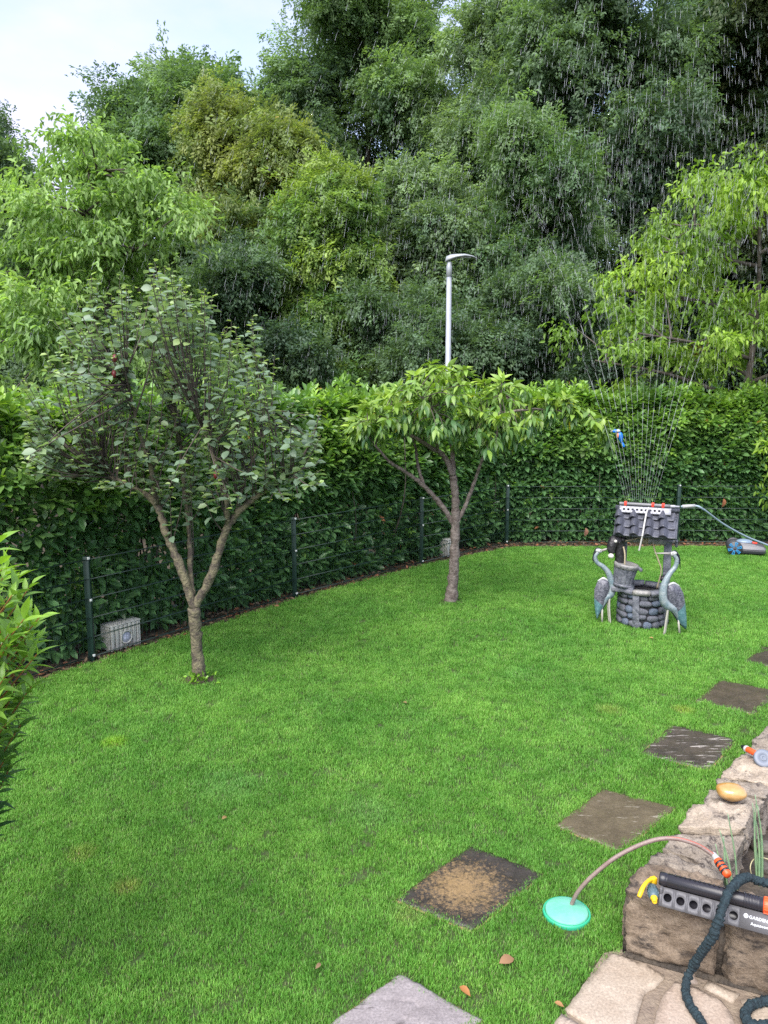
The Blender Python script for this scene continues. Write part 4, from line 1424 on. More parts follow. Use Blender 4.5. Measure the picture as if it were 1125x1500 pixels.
def rock(plan, z0, z1, m, parent, amp=0.018, seed=0, res=15, name='stone', top_tilt=0.0):
    plan = np.asarray(plan, float)
    bm = bmesh.new()
    bmesh.ops.create_cube(bm, size=2)
    bmesh.ops.subdivide_edges(bm, edges=bm.edges[:], cuts=res, use_grid_fill=True)
    c_ = plan.mean(0)
    for v in bm.verts:
        x, y, z = v.co
        # round the edges a little
        def rr(a_): return a_ * (1 - 0.10 * max(0, abs(a_) - 0.72) / 0.28 * 0.6)
        n2 = sum(1 for q_ in (x, y, z) if abs(q_) > 0.85)
        if n2 >= 2: x, y, z = rr(x), rr(y), rr(z)
        u, w_ = (x + 1) / 2, (y + 1) / 2
        p = (1 - u) * (1 - w_) * plan[0] + u * (1 - w_) * plan[1] + u * w_ * plan[2] + (1 - u) * w_ * plan[3]
        P3 = Vector((p[0], p[1], z0 + (z + 1) / 2 * (z1 - z0)))
        nn = Vector((p[0] - c_[0], p[1] - c_[1], 0))
        if abs(z) > 0.97: nn = Vector((0, 0, math.copysign(1, z))) + nn.normalized() * 0.2
        else: nn = nn.normalized()
        s = Vector((seed * 3.7, seed * 1.3, seed))
        d = noise.noise(P3 * 6 + s) * 1.3 + noise.noise(P3 * 15 + s) * 1.0 + noise.noise(P3 * 34 + s) * 0.6 + noise.noise(P3 * 80 + s) * 0.3
        wz = P3.z + 0.03 * noise.noise(P3 * 6 - s)
        lay = noise.noise(Vector((P3.x * 5, P3.y * 5, wz * 20)) + s)
        if abs(z) <= 0.97: d += lay * 0.9 * (0.5 + noise.noise(P3 * 4 + s * 3)) + 1.1 * max(0, z - 0.55) / 0.45 - 0.5 * max(0, -z - 0.4)
        else: d += (abs(noise.noise(P3 * 7 + s * 2)) - 0.2) * 1.6 + 0.7 * noise.noise(Vector((P3.x * 14 + P3.y * 9, P3.y * 40 - P3.x * 30, seed)))
        v.co = P3 + nn * d * amp
    bm.normal_update()
    return MB().bm(bm).build(name, m, parent, True, True)


wall = thing('stone_wall', 'low dry stone wall of rough pale sandstone blocks around the planting pit', 'wall', (*CW, 0))
MB().prism(np.vstack([W_OUT * 0.97 + W_IN * 0.03, (W_OUT * 0.1 + W_IN * 0.9)[::-1]])[::-1], 0, 0.29).build('mortar', M_dirt, wall, True)
fl = np.linalg.norm(G(1047, 1355, WT)[:2] - W_OUT[0])
C0 = W_OUT[0]
rock([C0, C0 + FR_DIR * fl, C0 + FR_DIR * (fl + 0.02) + PERP * 0.27, W_OUT[1] + [0.02, 0.0]], 0.0, WT, M_wall[2], wall, 0.017, 1, 25)
rock([C0 + FR_DIR * (fl + 0.04) - PERP * 0.01, C0 + FR_DIR * (fl + 0.62) - PERP * 0.02, C0 + FR_DIR * (fl + 0.6) + PERP * 0.26, C0 + FR_DIR * (fl + 0.05) + PERP * 0.26], -0.02, WT - 0.03, M_wall[2], wall, 0.018, 2, 23)
rock([C0 + FR_DIR * (fl + 0.66), C0 + FR_DIR * (fl + 1.3), C0 + FR_DIR * (fl + 1.3) + PERP * 0.26, C0 + FR_DIR * (fl + 0.66) + PERP * 0.26], -0.02, WT - 0.02, M_wall[1], wall, 0.018, 3, 10)
k = C0 + FR_DIR * (fl + 0.02)
MB().box((k[0] + PERP[0] * 0.14, k[1] + PERP[1] * 0.14, 0.15), (0.04, 0.24, 0.29), Matrix.Rotation(math.atan2(FR_DIR[1], FR_DIR[0]), 3, 'Z')).build('joint', M_dirt, wall, True)
zt = [WT - 0.035, WT - 0.02, WT + 0.02, WT - 0.02, WT, WT + 0.015, WT - 0.01, WT]
mm = [1, 1, 0, 1, 1, 0, 1, 0]
for i in range(1, 9):
    o0, o1, i0, i1 = W_OUT[i], W_OUT[i + 1], W_IN[i], W_IN[i + 1]
    e0, e1 = unit(o1 - o0) * 0.009, unit(i1 - i0) * 0.009
    rock([o0 + e0, i0 + e1, i1 - e1, o1 - e0], 0.0, zt[i - 1], M_wall[mm[i - 1]], wall, 0.019, 10 + i, 20)
# lower courses on the pit side
for i in range(2, 8):
    i0, i1 = W_IN[i], W_IN[i + 1]
# earth strip at the foot of the front run
MB().prism([CW - PERP * 0.055, CW + FR_DIR * 2.2 - PERP * 0.06, CW + FR_DIR * 2.2 + PERP * 0.05, CW + PERP * 0.05 + FR_DIR * 0.02], 0.0, 0.014).build('foot_mortar', M_dirt, patio)

# planting pit: soil, stones, chives
pit = np.vstack([W_IN[0] - [0.05, 0.05], W_IN[1:] - [0.02, 0.0], [[3.9, 6.3], [4.2, 3.0]], [C0 + FR_DIR * 1.9 + PERP * 0.2]])
sheet('pit_soil', pit, 0.10, M_dirt)
g = np.random.default_rng(4)
M_cob = mat('dark_cobble', (0.05, 0.042, 0.036), 0.6, 0.6, 20, col2=(0.13, 0.11, 0.09), vscale=9)
for i, (pxy, sz_, lb) in enumerate([((1117, 1238), (0.06, 0.05, 0.04), 'larger dark stone in the planting pit beside the upright onion blades'), ((1121, 1268), (0.045, 0.035, 0.03), 'small dark stone in the planting pit under the bent dry stalk'), ((1123, 1205), (0.05, 0.04, 0.035), 'dark stone wedged at the foot of the wall, furthest back in the planting pit')]):
    p = G(*pxy, 0.13)
    bm = bmesh.new()
    bmesh.ops.create_icosphere(bm, subdivisions=3, radius=1)
    for v in bm.verts:
        v.co *= 1 + 0.25 * noise.noise(v.co * 1.5 + Vector((i * 3, 0, 0)))
    bmesh.ops.scale(bm, vec=sz_, verts=bm.verts)
    o = thing('cobble', lb, 'stone', (p[0], p[1], 0.10 + sz_[2] * 0.5), i * 1.1, 'dark stones in the planting pit')
    MB().bm(bm).build('stone_body', M_cob, o, smooth=True)

M_chive = mat('chive_blade', (0.13, 0.23, 0.13), 0.45, col2=(0.20, 0.30, 0.15), vscale=20)
M_chive_tip = mat('chive_dry', (0.42, 0.38, 0.22), 0.7)
for lb, bpx, tips, zb in (('tuft of blue green onion blades leaning over the pale wall block', (1074, 1284), [(1066, 1192), (1060, 1225), (1054, 1215), (1048, 1236), (1058, 1228), (1062, 1240)], 0.16),
                          ('tuft of upright onion blades against the dark side of the wall', (1100, 1262), [(1106, 1164), (1108, 1172), (1102, 1176), (1104, 1185), (1110, 1180)], 0.14)):
    b0 = np.array([*(W_IN[2] + [0.06, -0.03]), 0.11]) if bpx[0] < 1090 else np.array([*(W_IN[3] + [0.04, -0.12]), 0.11])
    o = thing('onion_plant', lb, 'plant', b0, 0, 'onion plants in the planting pit')
    for j, tp in enumerate(tips):
        t0 = D(*tp, b0[1] + 0.05 + 0.02 * j) - b0
        s0 = np.array([0.012 * math.cos(j * 2), 0.012 * math.sin(j * 2), -0.05])
        path = spline([s0, (s0 + t0) / 2 + [0.015 * (-1) ** j, 0, 0.03], t0], 6)
        MB().tube(path, np.linspace(0.0075, 0.002, len(path)), 6).build('blade', M_chive if j else M_chive, o)
    tp = D(*tips[0], b0[1] + 0.05) - b0
c_ = G(1100, 1283, 0.14)
o = thing('dry_stalk', 'bent dry yellow stalk arching over the dark soil beside the wall', 'stalk', c_)
P = [D(*p, c_[1] + dy) - c_ for p, dy in (((1103, 1288), 0), ((1099, 1272), 0), ((1103, 1260), 0.03), ((1114, 1256), 0.02), ((1130, 1260), 0.0))]
MB().tube(spline(P, 6), 0.0028, 6).build('stem', M_chive_tip, o)

# ochre pebble on the wall
c_ = G(1071, 1160, WT + 0.035)
M_pebble = mat('ochre_pebble', (0.36, 0.17, 0.035), 0.25, 0.25, 12, col2=(0.52, 0.33, 0.14), vscale=9, coat=0.8, var=0.5)
o = thing('ochre_pebble', 'smooth wet ochre boulder resting on the wall top', 'stone', c_, R(-20))
bm = bmesh.new()
bmesh.ops.create_icosphere(bm, subdivisions=4, radius=1)
for v in bm.verts:
    v.co *= 1 + 0.10 * noise.noise(v.co * 1.1 + Vector((2, 5, 1)))
    if v.co.z > 0.5: v.co.z = 0.5 + (v.co.z - 0.5) * 0.75
bmesh.ops.scale(bm, vec=(0.082, 0.066, 0.052), verts=bm.verts)
MB().bm(bm).build('pebble_body', M_pebble, o, smooth=True)

# ---------------------------------------------------------------- oscillating sprinklers
M_plate = mat('sprinkler_grey', (0.10, 0.098, 0.105), 0.55, 0.1, 200)
M_plate2 = mat('sprinkler_pale', (0.34, 0.34, 0.37), 0.35)
M_black = mat('black_plastic', (0.018, 0.017, 0.022), 0.32)
M_tubeg = mat('tube_grey', (0.16, 0.16, 0.17), 0.35)
M_orange = mat('orange_plastic', (0.75, 0.09, 0.02), 0.4)
M_redp = mat('red_plastic', (0.70, 0.05, 0.03), 0.4)
M_white = mat('white_print', (0.72, 0.74, 0.78), 0.5)


def holed_plate(L, H, th, holes, r, sides=16):
    """Flat bar in the XZ plane (front at y=0, back at y=th) with round through holes at the x positions."""
    m_ = MB()
    xs = [0.0]
    cells = []
    half = H / 2
    for hx in holes:
        cells.append((hx - 0.0235, hx + 0.0235, hx))
    an = np.arange(sides) * 2 * np.pi / sides + np.pi / sides
    prev = 0.0

    def solid(x0, x1):
        if x1 - x0 > 1e-5: m_.box(((x0 + x1) / 2, th / 2, H / 2), (x1 - x0, th, H))

    for x0, x1, hx in cells:
        solid(prev, x0)
        w_ = (x1 - x0) / 2
        ring = np.c_[hx + r * np.cos(an), half + r * np.sin(an)]
        sc_ = 1 / np.maximum(np.abs(np.cos(an)) / w_, np.abs(np.sin(an)) / half)
        outer = np.c_[hx + sc_ * np.cos(an), half + sc_ * np.sin(an)]
        # pull the four nearest points into the corners
        for cx, cz in ((1, 1), (-1, 1), (-1, -1), (1, -1)):
            k_ = np.argmin(np.hypot(outer[:, 0] - (hx + cx * w_), outer[:, 1] - (half + cz * half)))
            outer[k_] = (hx + cx * w_, half + cz * half)
        V = np.vstack([np.c_[a_[:, 0], np.full(sides, y), a_[:, 1]] for y in (0, th) for a_ in (ring, outer)])
        i = np.arange(sides); j = (i + 1) % sides
        s_ = sides
        m_.add(V, [np.stack([i, j, s_ + j, s_ + i], 1)[:, ::1], np.stack([2 * s_ + i, 3 * s_ + i, 3 * s_ + j, 2 * s_ + j], 1), np.stack([i, 2 * s_ + i, 2 * s_ + j, j], 1),
                   np.stack([s_ + i, s_ + j, 3 * s_ + j, 3 * s_ + i], 1)])
        prev = x1
    solid(prev, L)
    return m_


def placed(o, M4):
    o.matrix_basis = M4
    return o


def text_mesh(body, size):
    cu = bpy.data.curves.new('lettering', 'FONT')
    cu.body = body
    cu.size = size
    cu.extrude = 0.0004
    cu.resolution_u = 2
    tmp = bpy.data.objects.new('lettering', cu)
    C.objects.link(tmp)
    dg = bpy.context.evaluated_depsgraph_get()
    me = bpy.data.meshes.new_from_object(tmp.evaluated_get(dg))
    bpy.data.objects.remove(tmp)
    return me


def sprinkler(label, loc, axis_to, plate_m, near=True):
    loc = np.array(loc)
    ax = np.array(axis_to) - loc
    rz = math.atan2(ax[1], ax[0])
    s = thing('lawn_sprinkler', label, 'sprinkler', loc, rz)
    tilt = math.asin(ax[2] / np.linalg.norm(ax))
    s.rotation_euler = (0, -tilt, rz)
    L, H = 0.56, 0.082
    holes = [0.036 + 0.055 * i for i in range(6)] if near else [0.05 + 0.048 * i for i in range(9)]
    lean = Matrix.Rotation(R(-38), 4, 'X')
    p = holed_plate(L, H, 0.012, holes, 0.018 if near else 0.014).build('front_plate', plate_m, s)
    p.matrix_basis = lean
    hp = MB().box((L / 2, 0.034, H / 2), (L - 0.01, 0.004, H - 0.006)).build('recess', M_black, s)
    hp.matrix_basis = lean
    b = holed_plate(L, H, 0.012, holes, 0.018 if near else 0.014).build('rear_plate', plate_m, s)
    b.matrix_basis = Matrix.Translation((0, 0.150, 0)) @ Matrix.Rotation(R(38), 4, 'X')
    m_ = MB()
    for x in (0.006, L - 0.006):
        m_.box((x, 0.075, 0.05), (0.012, 0.09, 0.03), None, 0.003)
    m_.build('end_bracket', plate_m, s)
    tb = MB()
    rt = 0.030 if near else 0.019
    cz = 0.088
    prof = [(0.0, -0.008), (rt * 0.9, -0.008), (rt, -0.004), (rt, 0.022), (rt * 0.93, 0.024), (rt * 0.93, 0.028), (rt, 0.030), (rt, 0.345)]
    for k in range(6): prof += [(rt, 0.347 + k * 0.011), (rt * 1.06, 0.349 + k * 0.011), (rt * 1.06, 0.353 + k * 0.011), (rt, 0.355 + k * 0.011)]
    prof += [(rt, 0.462), (rt, 0.545), (0, 0.545)]
    rot = Matrix.Rotation(R(90), 3, 'Y')
    tb.lathe(prof, 24, (0, 0.075, cz), rot).build('water_tube', M_black if near else M_tubeg, s, smooth=False)
    m_ = MB()
    for k in range(16): m_.lathe([(0.005, 0), (0.004, 0.006), (0.002, 0.0085)], 8, (0.06 + k * 0.0205, 0.075, cz + rt - 0.001))
    m_.build('nozzle_row', M_black, s)
    if near:
        MB().lathe([(rt * 1.04, 0.0), (rt * 1.14, 0.003), (rt * 1.14, 0.03), (rt * 1.04, 0.033)], 24, (0.424, 0.075, cz), rot).build('orange_ring', M_orange, s)
        m_ = MB()
        for k in range(10):
            q_ = k * math.pi / 5
            m_.box((0.440, 0.075 + math.cos(q_) * rt * 1.14, cz + math.sin(q_) * rt * 1.14), (0.026, 0.006, 0.006), Matrix.Rotation(q_, 3, 'X'), 0.001)
        m_.build('ring_grip', M_orange, s)
        for body, size, x, z in (('GARDENA', 0.0185, 0.372, 0.046), ('Aquazoom', 0.0165, 0.380, 0.022)):
            o = link('lettering', text_mesh(body, size), s)
            o.data.materials.append(M_white)
            o.matrix_basis = lean @ Matrix.Translation((x, -0.0012, z)) @ Matrix.Rotation(R(90), 4, 'X')
        o = MB().lathe([(0, -0.0006), (0.0095, -0.0006), (0.0095, 0.0006), (0, 0.0006)], 18).build('emblem', M_white, s)
        o.matrix_basis = lean @ Matrix.Translation((0.360, -0.0012, 0.053)) @ Matrix.Rotation(R(90), 4, 'X')
    else:
        for x in (0.06, 0.36, 0.47):
            MB().box((x, 0.075, cz + 0.004), (0.03, 0.05, 0.05), None, 0.006).build('red_clip', M_redp, s)
        MB().lathe([(0.012, 0), (0.016, 0.01), (0.016, 0.05), (0.011, 0.055), (0.011, 0.10)], 14, (0.545, 0.075, cz), rot).build('coupling', M_plate2, s)
    return s


A0 = G(964, 1326, WT + 0.012)
A1 = G(1125, 1370, WT + 0.012)
near_spr = sprinkler('grey and black oscillating sprinkler lying idle on the planter wall', A0, A0 + (A1 - A0), M_plate, True)

# dark crinkled hose thrown over the sprinkler
M_fabric = mat('hose_fabric', (0.005, 0.014, 0.020), 0.75, 0.6, 160, col2=(0.014, 0.034, 0.043), vscale=60)


def crinkled(P, r, seed):
    P = spline(P, 14)
    L = np.concatenate([[0], np.cumsum(np.linalg.norm(np.diff(P, axis=0), axis=1))])
    n = int(L[-1] / 0.0035)
    s = np.linspace(0, L[-1], n)
    P = np.stack([np.interp(s, L, P[:, k]) for k in range(3)], 1)
    V, F = tube(P, r, 14)
    V3 = V.reshape(n, 14, 3)
    for i in range(n):
        for j in range(14):
            d = V3[i, j] - P[i]
            q = 0.13 * math.sin(s[i] * 300 + 3.0 * noise.noise((s[i] * 30, math.cos(j * .449), math.sin(j * .449) + seed)) + 1.4 * math.sin(j * 6.283 / 14 + seed)) + 0.30 * noise.noise((s[i] * 22, math.cos(j * .449) * .6, math.sin(j * .449) * .6 + seed)) + 0.34 * noise.noise((s[i] * 62, math.cos(j * .449) * 1.1, math.sin(j * .449) * 1.1 + seed))
            V3[i, j] = P[i] + d * (1 + q)
    return MB().add(V3.reshape(-1, 3), F)


hp = [G(1190, 1310, .40), G(1150, 1302, .46), G(1122, 1294, .475), G(1098, 1285, .50), G(1078, 1294, .51), G(1063, 1317, .485), G(1055, 1343, .43), G(1044, 1371, .345), G(1028, 1394, .235), G(1013, 1420, .11), G(1004, 1446, .045), G(1009, 1468, .042), G(1021, 1487, .042), G(1036, 1510, .042), G(1070, 1590, .042)]
o = thing('fabric_hose', 'dark teal crinkled fabric hose hanging over the idle sprinkler down to the patio', 'hose', hp[9] * [1, 1, 0])
crinkled(hp, 0.0185, 3).build('hose_body', M_fabric, o, True, True)
hp2 = [G(1190, 1450, .05), G(1150, 1462, .045), G(1118, 1467, .042), G(1100, 1473, .042), G(1091, 1486, .042), G(1099, 1499, .042), G(1122, 1500, .042), G(1160, 1493, .042)]
o = thing('fabric_hose', 'loop of dark teal crinkled fabric hose lying on the patio stones', 'hose', hp2[4] * [1, 1, 0])
crinkled(hp2, 0.0185, 9).build('hose_body', M_fabric, o, True, True)

# green lid and the hose that comes out of it
M_lid = mat('green_lid', (0.10, 0.40, 0.27), 0.5, 0.1, 60, col2=(0.18, 0.50, 0.37), vscale=9, var=0.6)
M_rim = mat('green_rim', (0.03, 0.36, 0.20), 0.45)
o = thing('valve_cover', 'round pale green plastic valve cover set in the lawn', 'lid', (*LID_C, 0))
MB().lathe([(0.108, -0.02), (0.108, 0.022), (0.104, 0.026), (0.05, 0.029), (0.0, 0.030)], 48).build('lid', M_lid, o, smooth=False)
MB().lathe([(0.122, -0.02), (0.122, 0.012), (0.119, 0.018), (0.111, 0.018), (0.110, 0.0)], 48).build('rim', M_rim, o, smooth=False)
M_hose = mat('old_hose', (0.19, 0.13, 0.115), 0.45, 0.2, 120, col2=(0.25, 0.19, 0.17), vscale=14)
M_red_line = mat('hose_stripe', (0.33, 0.10, 0.07), 0.5)
h0 = G(837, 1326, 0.022)
h1 = G(1046, 1253, 0.41)
pp = [(837, 1326), (847, 1306), (868, 1283), (905, 1254), (950, 1233), (986, 1228), (1020, 1237), (1046, 1253)]
fr = np.linspace(0, 1, len(pp)) ** 1.1
P = [D(*p, h0[1] * (1 - f) + h1[1] * f) for p, f in zip(pp, fr)]
P = [P[0] - [0, 0, 0.012]] + P
o = thing('garden_hose', 'faded brown grey garden hose arching from the green cover to the wall', 'hose', h0)
sp_ = spline(P, 12)
MB().tube(sp_, 0.0108, 14).build('hose_body', M_hose, o, True, True)
MB().tube(sp_ + [0.003, -0.0045, 0.0065], 0.0042, 6).build('stripe', M_red_line, o, True, True)
d_ = unit(G(1067, 1283, 0.375) - h1)
rt = Vector(d_).to_track_quat('Z', 'Y').to_matrix()
M_cgrey = mat('connector_grey', (0.36, 0.36, 0.36), 0.4)
o = thing('hose_connector', 'orange and black ribbed hose connector on the end of the brown hose', 'connector', h1)
MB().lathe([(0.0115, -0.012), (0.013, -0.008), (0.0175, 0.022), (0.0175, 0.028)], 18, (0, 0, 0), rt).build('collar', M_cgrey, o)
MB().lathe([(0.0185, 0.028), (0.0205, 0.034), (0.0205, 0.112), (0.016, 0.12), (0.012, 0.122)], 18, (0, 0, 0), rt).build('grip', M_orange, o)
m_ = MB()
for z in (0.05, 0.072, 0.094): m_.lathe([(0.0206, z - .006), (0.0225, z - .005), (0.0225, z + .005), (0.0206, z + .006)], 18, (0, 0, 0), rt)
m_.build('rubber_band', M_black, o)

# yellow lever valve with grey blue connector
M_yellow = mat('yellow_plastic', (0.80, 0.47, 0.015), 0.4)
M_bluegrey = mat('bluegrey_plastic', (0.07, 0.115, 0.135), 0.45)
a_ = G(956, 1304, WT + 0.045)
b_ = G(960, 1327, WT + 0.035)
o = thing('tap_connector', 'grey blue hose connector with bright yellow lever on the wall corner', 'connector', a_)
d_ = unit(b_ - a_)
rt = Vector(d_).to_track_quat('Z', 'Y').to_matrix()
MB().lathe([(0.015, -0.03), (0.021, -0.02), (0.0235, 0.0), (0.0235, 0.035), (0.019, 0.047), (0.014, 0.05)], 18, (0, 0, 0), rt).build('body', M_bluegrey, o, smooth=False)
m_ = MB()
for k in range(12):
    q_ = k * math.pi / 6
    v_ = rt @ Vector((0.0235 * math.cos(q_), 0.0235 * math.sin(q_), 0.016))
    m_.box(tuple(v_), (0.004, 0.004, 0.034), rt)
m_.build('rib', M_bluegrey, o)
MB().lathe([(0.0145, 0.047), (0.0155, 0.05), (0.0155, 0.058), (0.011, 0.062), (0.011, 0.075), (0.0085, 0.078), (0.005, 0.07)], 18, (0, 0, 0), rt).build('nipple', M_yellow, o)
lv = [G(957, 1288, WT + 0.075) - a_, G(950, 1290, WT + 0.085) - a_, G(943, 1298, WT + 0.075) - a_, G(938, 1309, WT + 0.055) - a_, G(936, 1314, WT + 0.045) - a_]
V, F = tube(spline(lv, 6), np.interp(np.linspace(0, 1, 25), [0, 0.3, 0.7, 1], [0.011, 0.008, 0.011, 0.009]), 10)
m_ = MB().add(V, F)
m_.box(tuple(G(957, 1290, WT + 0.07) - a_), (0.03, 0.024, 0.034), Matrix.Rotation(0.4, 3, 'Z'), 0.004)
m_.build('lever', M_yellow, o, smooth=True)

# orange spray nozzle on the far wall stone
zz = WT + 0.06
p0, p1, p2 = G(1086, 1093, zz), G(1107, 1104, zz + 0.005), G(1118, 1111, zz + 0.01)
o = thing('spray_nozzle', 'orange hand spray nozzle with grey dial lying on the wall stone', 'nozzle', p1 - [0, 0, 0.06])
d_ = unit(p1 - p0)
rt = Vector(d_).to_track_quat('Z', 'Y').to_matrix()
q0 = p0 - np.array(o.location)
MB().lathe([(0.006, 0), (0.010, 0.003), (0.017, 0.03), (0.019, 0.035)], 16, q0, rt).build('tip', M_black, o)
MB().lathe([(0.019, 0.035), (0.021, 0.038), (0.021, 0.05), (0.018, 0.052)], 16, q0, rt).build('collar', M_cgrey, o)
MB().lathe([(0.017, 0.05), (0.0185, 0.054), (0.0185, 0.14), (0.015, 0.15)], 16, q0, rt).build('barrel', M_orange, o)
M_dial = mat('dial_grey', (0.15, 0.17, 0.21), 0.5)
rt2 = Vector((-0.15, -0.75, 0.65)).to_track_quat('Z', 'Y').to_matrix()
q2 = p2 - np.array(o.location)
MB().lathe([(0, -0.02), (0.05, -0.02), (0.056, -0.014), (0.056, 0.006), (0.050, 0.012), (0.024, 0.012), (0.022, 0.008), (0.019, 0.008), (0.017, 0.014), (0.011, 0.015), (0.009, 0.010), (0, 0.010)], 32, q2, rt2).build('dial', M_dial, o)
MB().tube([q2 + [0.02, 0.02, -0.02], q2 + [0.10, 0.0, -0.03], q2 + [0.22, -0.06, -0.035]], 0.017, 12).build('handle', M_black, o, smooth=True)


# ---------------------------------------------------------------- ornamental well
M_wstone = mat('resin_stone', (0.060, 0.064, 0.082), 0.42, 0.5, 30, col2=(0.15, 0.155, 0.185), vscale=9)
M_wstone2 = mat('resin_stone_blue', (0.065, 0.085, 0.125), 0.4, 0.5, 30, col2=(0.14, 0.17, 0.23), vscale=9)
M_wcore = mat('resin_mortar', (0.014, 0.014, 0.018), 0.7, 0.8, 40)
M_wwood = mat('resin_wood', (0.065, 0.07, 0.09), 0.5, 0.8, 25, col2=(0.17, 0.175, 0.20), vscale=14)
M_wwoodp = mat('resin_wood_pale', (0.15, 0.15, 0.16), 0.5, 0.8, 25, col2=(0.28, 0.27, 0.25), vscale=12)
M_wtile = mat('resin_tile', (0.036, 0.038, 0.050), 0.34, 0.4, 40, col2=(0.088, 0.092, 0.115), vscale=14)
M_rope = mat('rope', (0.36, 0.30, 0.20), 0.9)
M_fur = mat('black_coat', (0.010, 0.009, 0.011), 0.45, 0.6, 25, col2=(0.025, 0.023, 0.026), vscale=12)
M_eye = mat('pale_paint', (0.55, 0.53, 0.48), 0.5)
well = thing('ornamental_well', 'grey stone effect garden well with tiled roof and tilted bucket', 'well', (WELL[0], WELL[1], 0), WELL_ROT)
HW = 0.44
MB().lathe([(0.255, -0.03), (0.262, 0.02), (0.245, HW - 0.05), (0.205, HW - 0.05), (0.20, 0.2), (0.0, 0.2)], 32).build('core', M_wcore, well)
g = np.random.default_rng(2)
vs = []
for i in range(5):
    bm = bmesh.new()
    bmesh.ops.create_icosphere(bm, subdivisions=2, radius=1)
    for v in bm.verts:
        c_ = v.co.copy()
        v.co = Vector([math.copysign(abs(q) ** 0.75, q) for q in c_]) * (1 + 0.16 * noise.noise(c_ * 1.3 + Vector((i * 4, 1, 2))))
    mb = MB().bm(bm)
    for mt in (M_wstone, M_wstone2):
        vs.append(np_mesh('stone', np.vstack(mb.V), mb.F, mt, None, True))
hts = [0.085, 0.075, 0.085, 0.075, 0.075]
z = 0.0
for r_, hh in enumerate(hts):
    an = g.uniform(0, 1)
    end = an + 2 * math.pi
    while an < end - 0.12:
        wd_ = g.uniform(0.09, 0.17)
        da = min(wd_ / 0.262, end - an)
        mid = an + da / 2
        o = bpy.data.objects.new('stone', vs[int(g.integers(0, 5)) * 2 + (1 if g.random() < 0.28 else 0)])
        C.objects.link(o)
        o.parent = well
        rr_ = 0.258 + g.uniform(-0.006, 0.008) - 0.012 * z / 0.4
        o.location = (rr_ * math.cos(mid), rr_ * math.sin(mid), z + hh / 2 + g.uniform(-0.008, 0.008))
        o.rotation_euler = (g.uniform(-.15, .15), 0, mid)
        o.scale = (0.032, da * 0.262 / 2 * 1.0, hh / 2 * g.uniform(0.88, 1.1))
        an += da
    z += hh
for k in range(9):
    a0, a1 = k * 2 * math.pi / 9 + 0.2, (k + 1) * 2 * math.pi / 9 + 0.16
    aa = np.linspace(a0, a1, 5)
    r0, r1 = 0.195, 0.30 + g.uniform(-0.008, 0.008)
    z0, z1 = HW - 0.055 + g.uniform(-.004, .004), HW - 0.005 + g.uniform(-.004, .006)
    V = np.vstack([np.c_[r_ * np.cos(aa), r_ * np.sin(aa), np.full(5, zz)] for r_, zz in ((r0, z0), (r1, z0), (r1, z1), (r0, z1))])
    Fq = []
    for i in range(4):
        for b_, t_ in ((0, 5), (5, 10), (10, 15), (15, 0)):
            Fq.append([b_ + i, b_ + i + 1, t_ + i + 1, t_ + i])
    MB().add(V, [np.array(Fq), np.array([[0, 5, 10, 15], [19, 14, 9, 4]])]).build('rim_board', M_wwoodp if k % 3 == 0 else M_wwood, well)
for an in (-1.75, -0.35, 1.3, 2.9):
    MB().box((0, 0, 0), (0.028, 0.075, HW - 0.05), None, 0.005).build('plank', M_wwood, well).matrix_basis = Matrix.Translation((0.277 * math.cos(an), 0.277 * math.sin(an), (HW - 0.05) / 2)) @ Matrix.Rotation(an, 4, 'Z') @ Matrix.Rotation(R(2), 4, 'X')
for sx in (-1, 1):
    m_ = MB().box((0, 0, 0), (0.085, 0.075, 1.16 - 0.3), None, 0.008)
    m_.build('post', M_wwood, well).location = (sx * 0.245, 0.02, 0.3 + (1.16 - 0.3) / 2)
# roof: two slopes of barrel tiles
RZ, EZ, HD, RL = 1.33, 1.075, 0.235, 0.34
ang = math.atan2(RZ - EZ, HD)
wt = 2 * RL / 4.35
Lt = math.hypot(RZ - EZ, HD) / 3 * 1.25
# S-shaped tile: a round roll and a shallow pan
ux = np.linspace(-0.5, 0.62, 13)
zz = np.where(ux < 0.12, 0.050 * np.cos((ux + 0.19) / 0.31 * math.pi / 2).clip(0) ** 0.8, -0.006 * np.sin((ux - 0.12) / 0.5 * math.pi))
n = len(ux)
V = []
for (yy, up) in ((0, 0.0), (0.4 * Lt, 0.012), (0.85 * Lt, 0.028), (Lt, 0.029)):
    for th_ in (0.0, -0.018):
        V += [[wt * u_ + 0.25 * yy * (1 if True else 0) * -0.18, -yy, up + z_ + th_] for u_, z_ in zip(ux, zz)]
V = np.array(V)
F = []
for k in range(3):
    o_, nx = k * 2 * n, (k + 1) * 2 * n
    for i in range(n - 1):
        F += [[o_ + i, nx + i, nx + i + 1, o_ + i + 1], [o_ + n + i + 1, nx + n + i + 1, nx + n + i, o_ + n + i]]
    F += [[o_, o_ + n, nx + n, nx], [o_ + n - 1, nx + n - 1, nx + 2 * n - 1, o_ + 2 * n - 1]]
e = 6 * n
for i in range(n - 1): F.append([e + i, e + n + i, e + n + i + 1, e + i + 1])
F = np.array(F)
tile_me = np_mesh('roof_tile', V, [F], M_wtile, None, False)
tile_me.polygons.foreach_set('use_smooth', np.array([i % 2 == 0 and i < 2 * (n - 1) for i in range(len(F))]))
g = np.random.default_rng(6)
roof = MB()
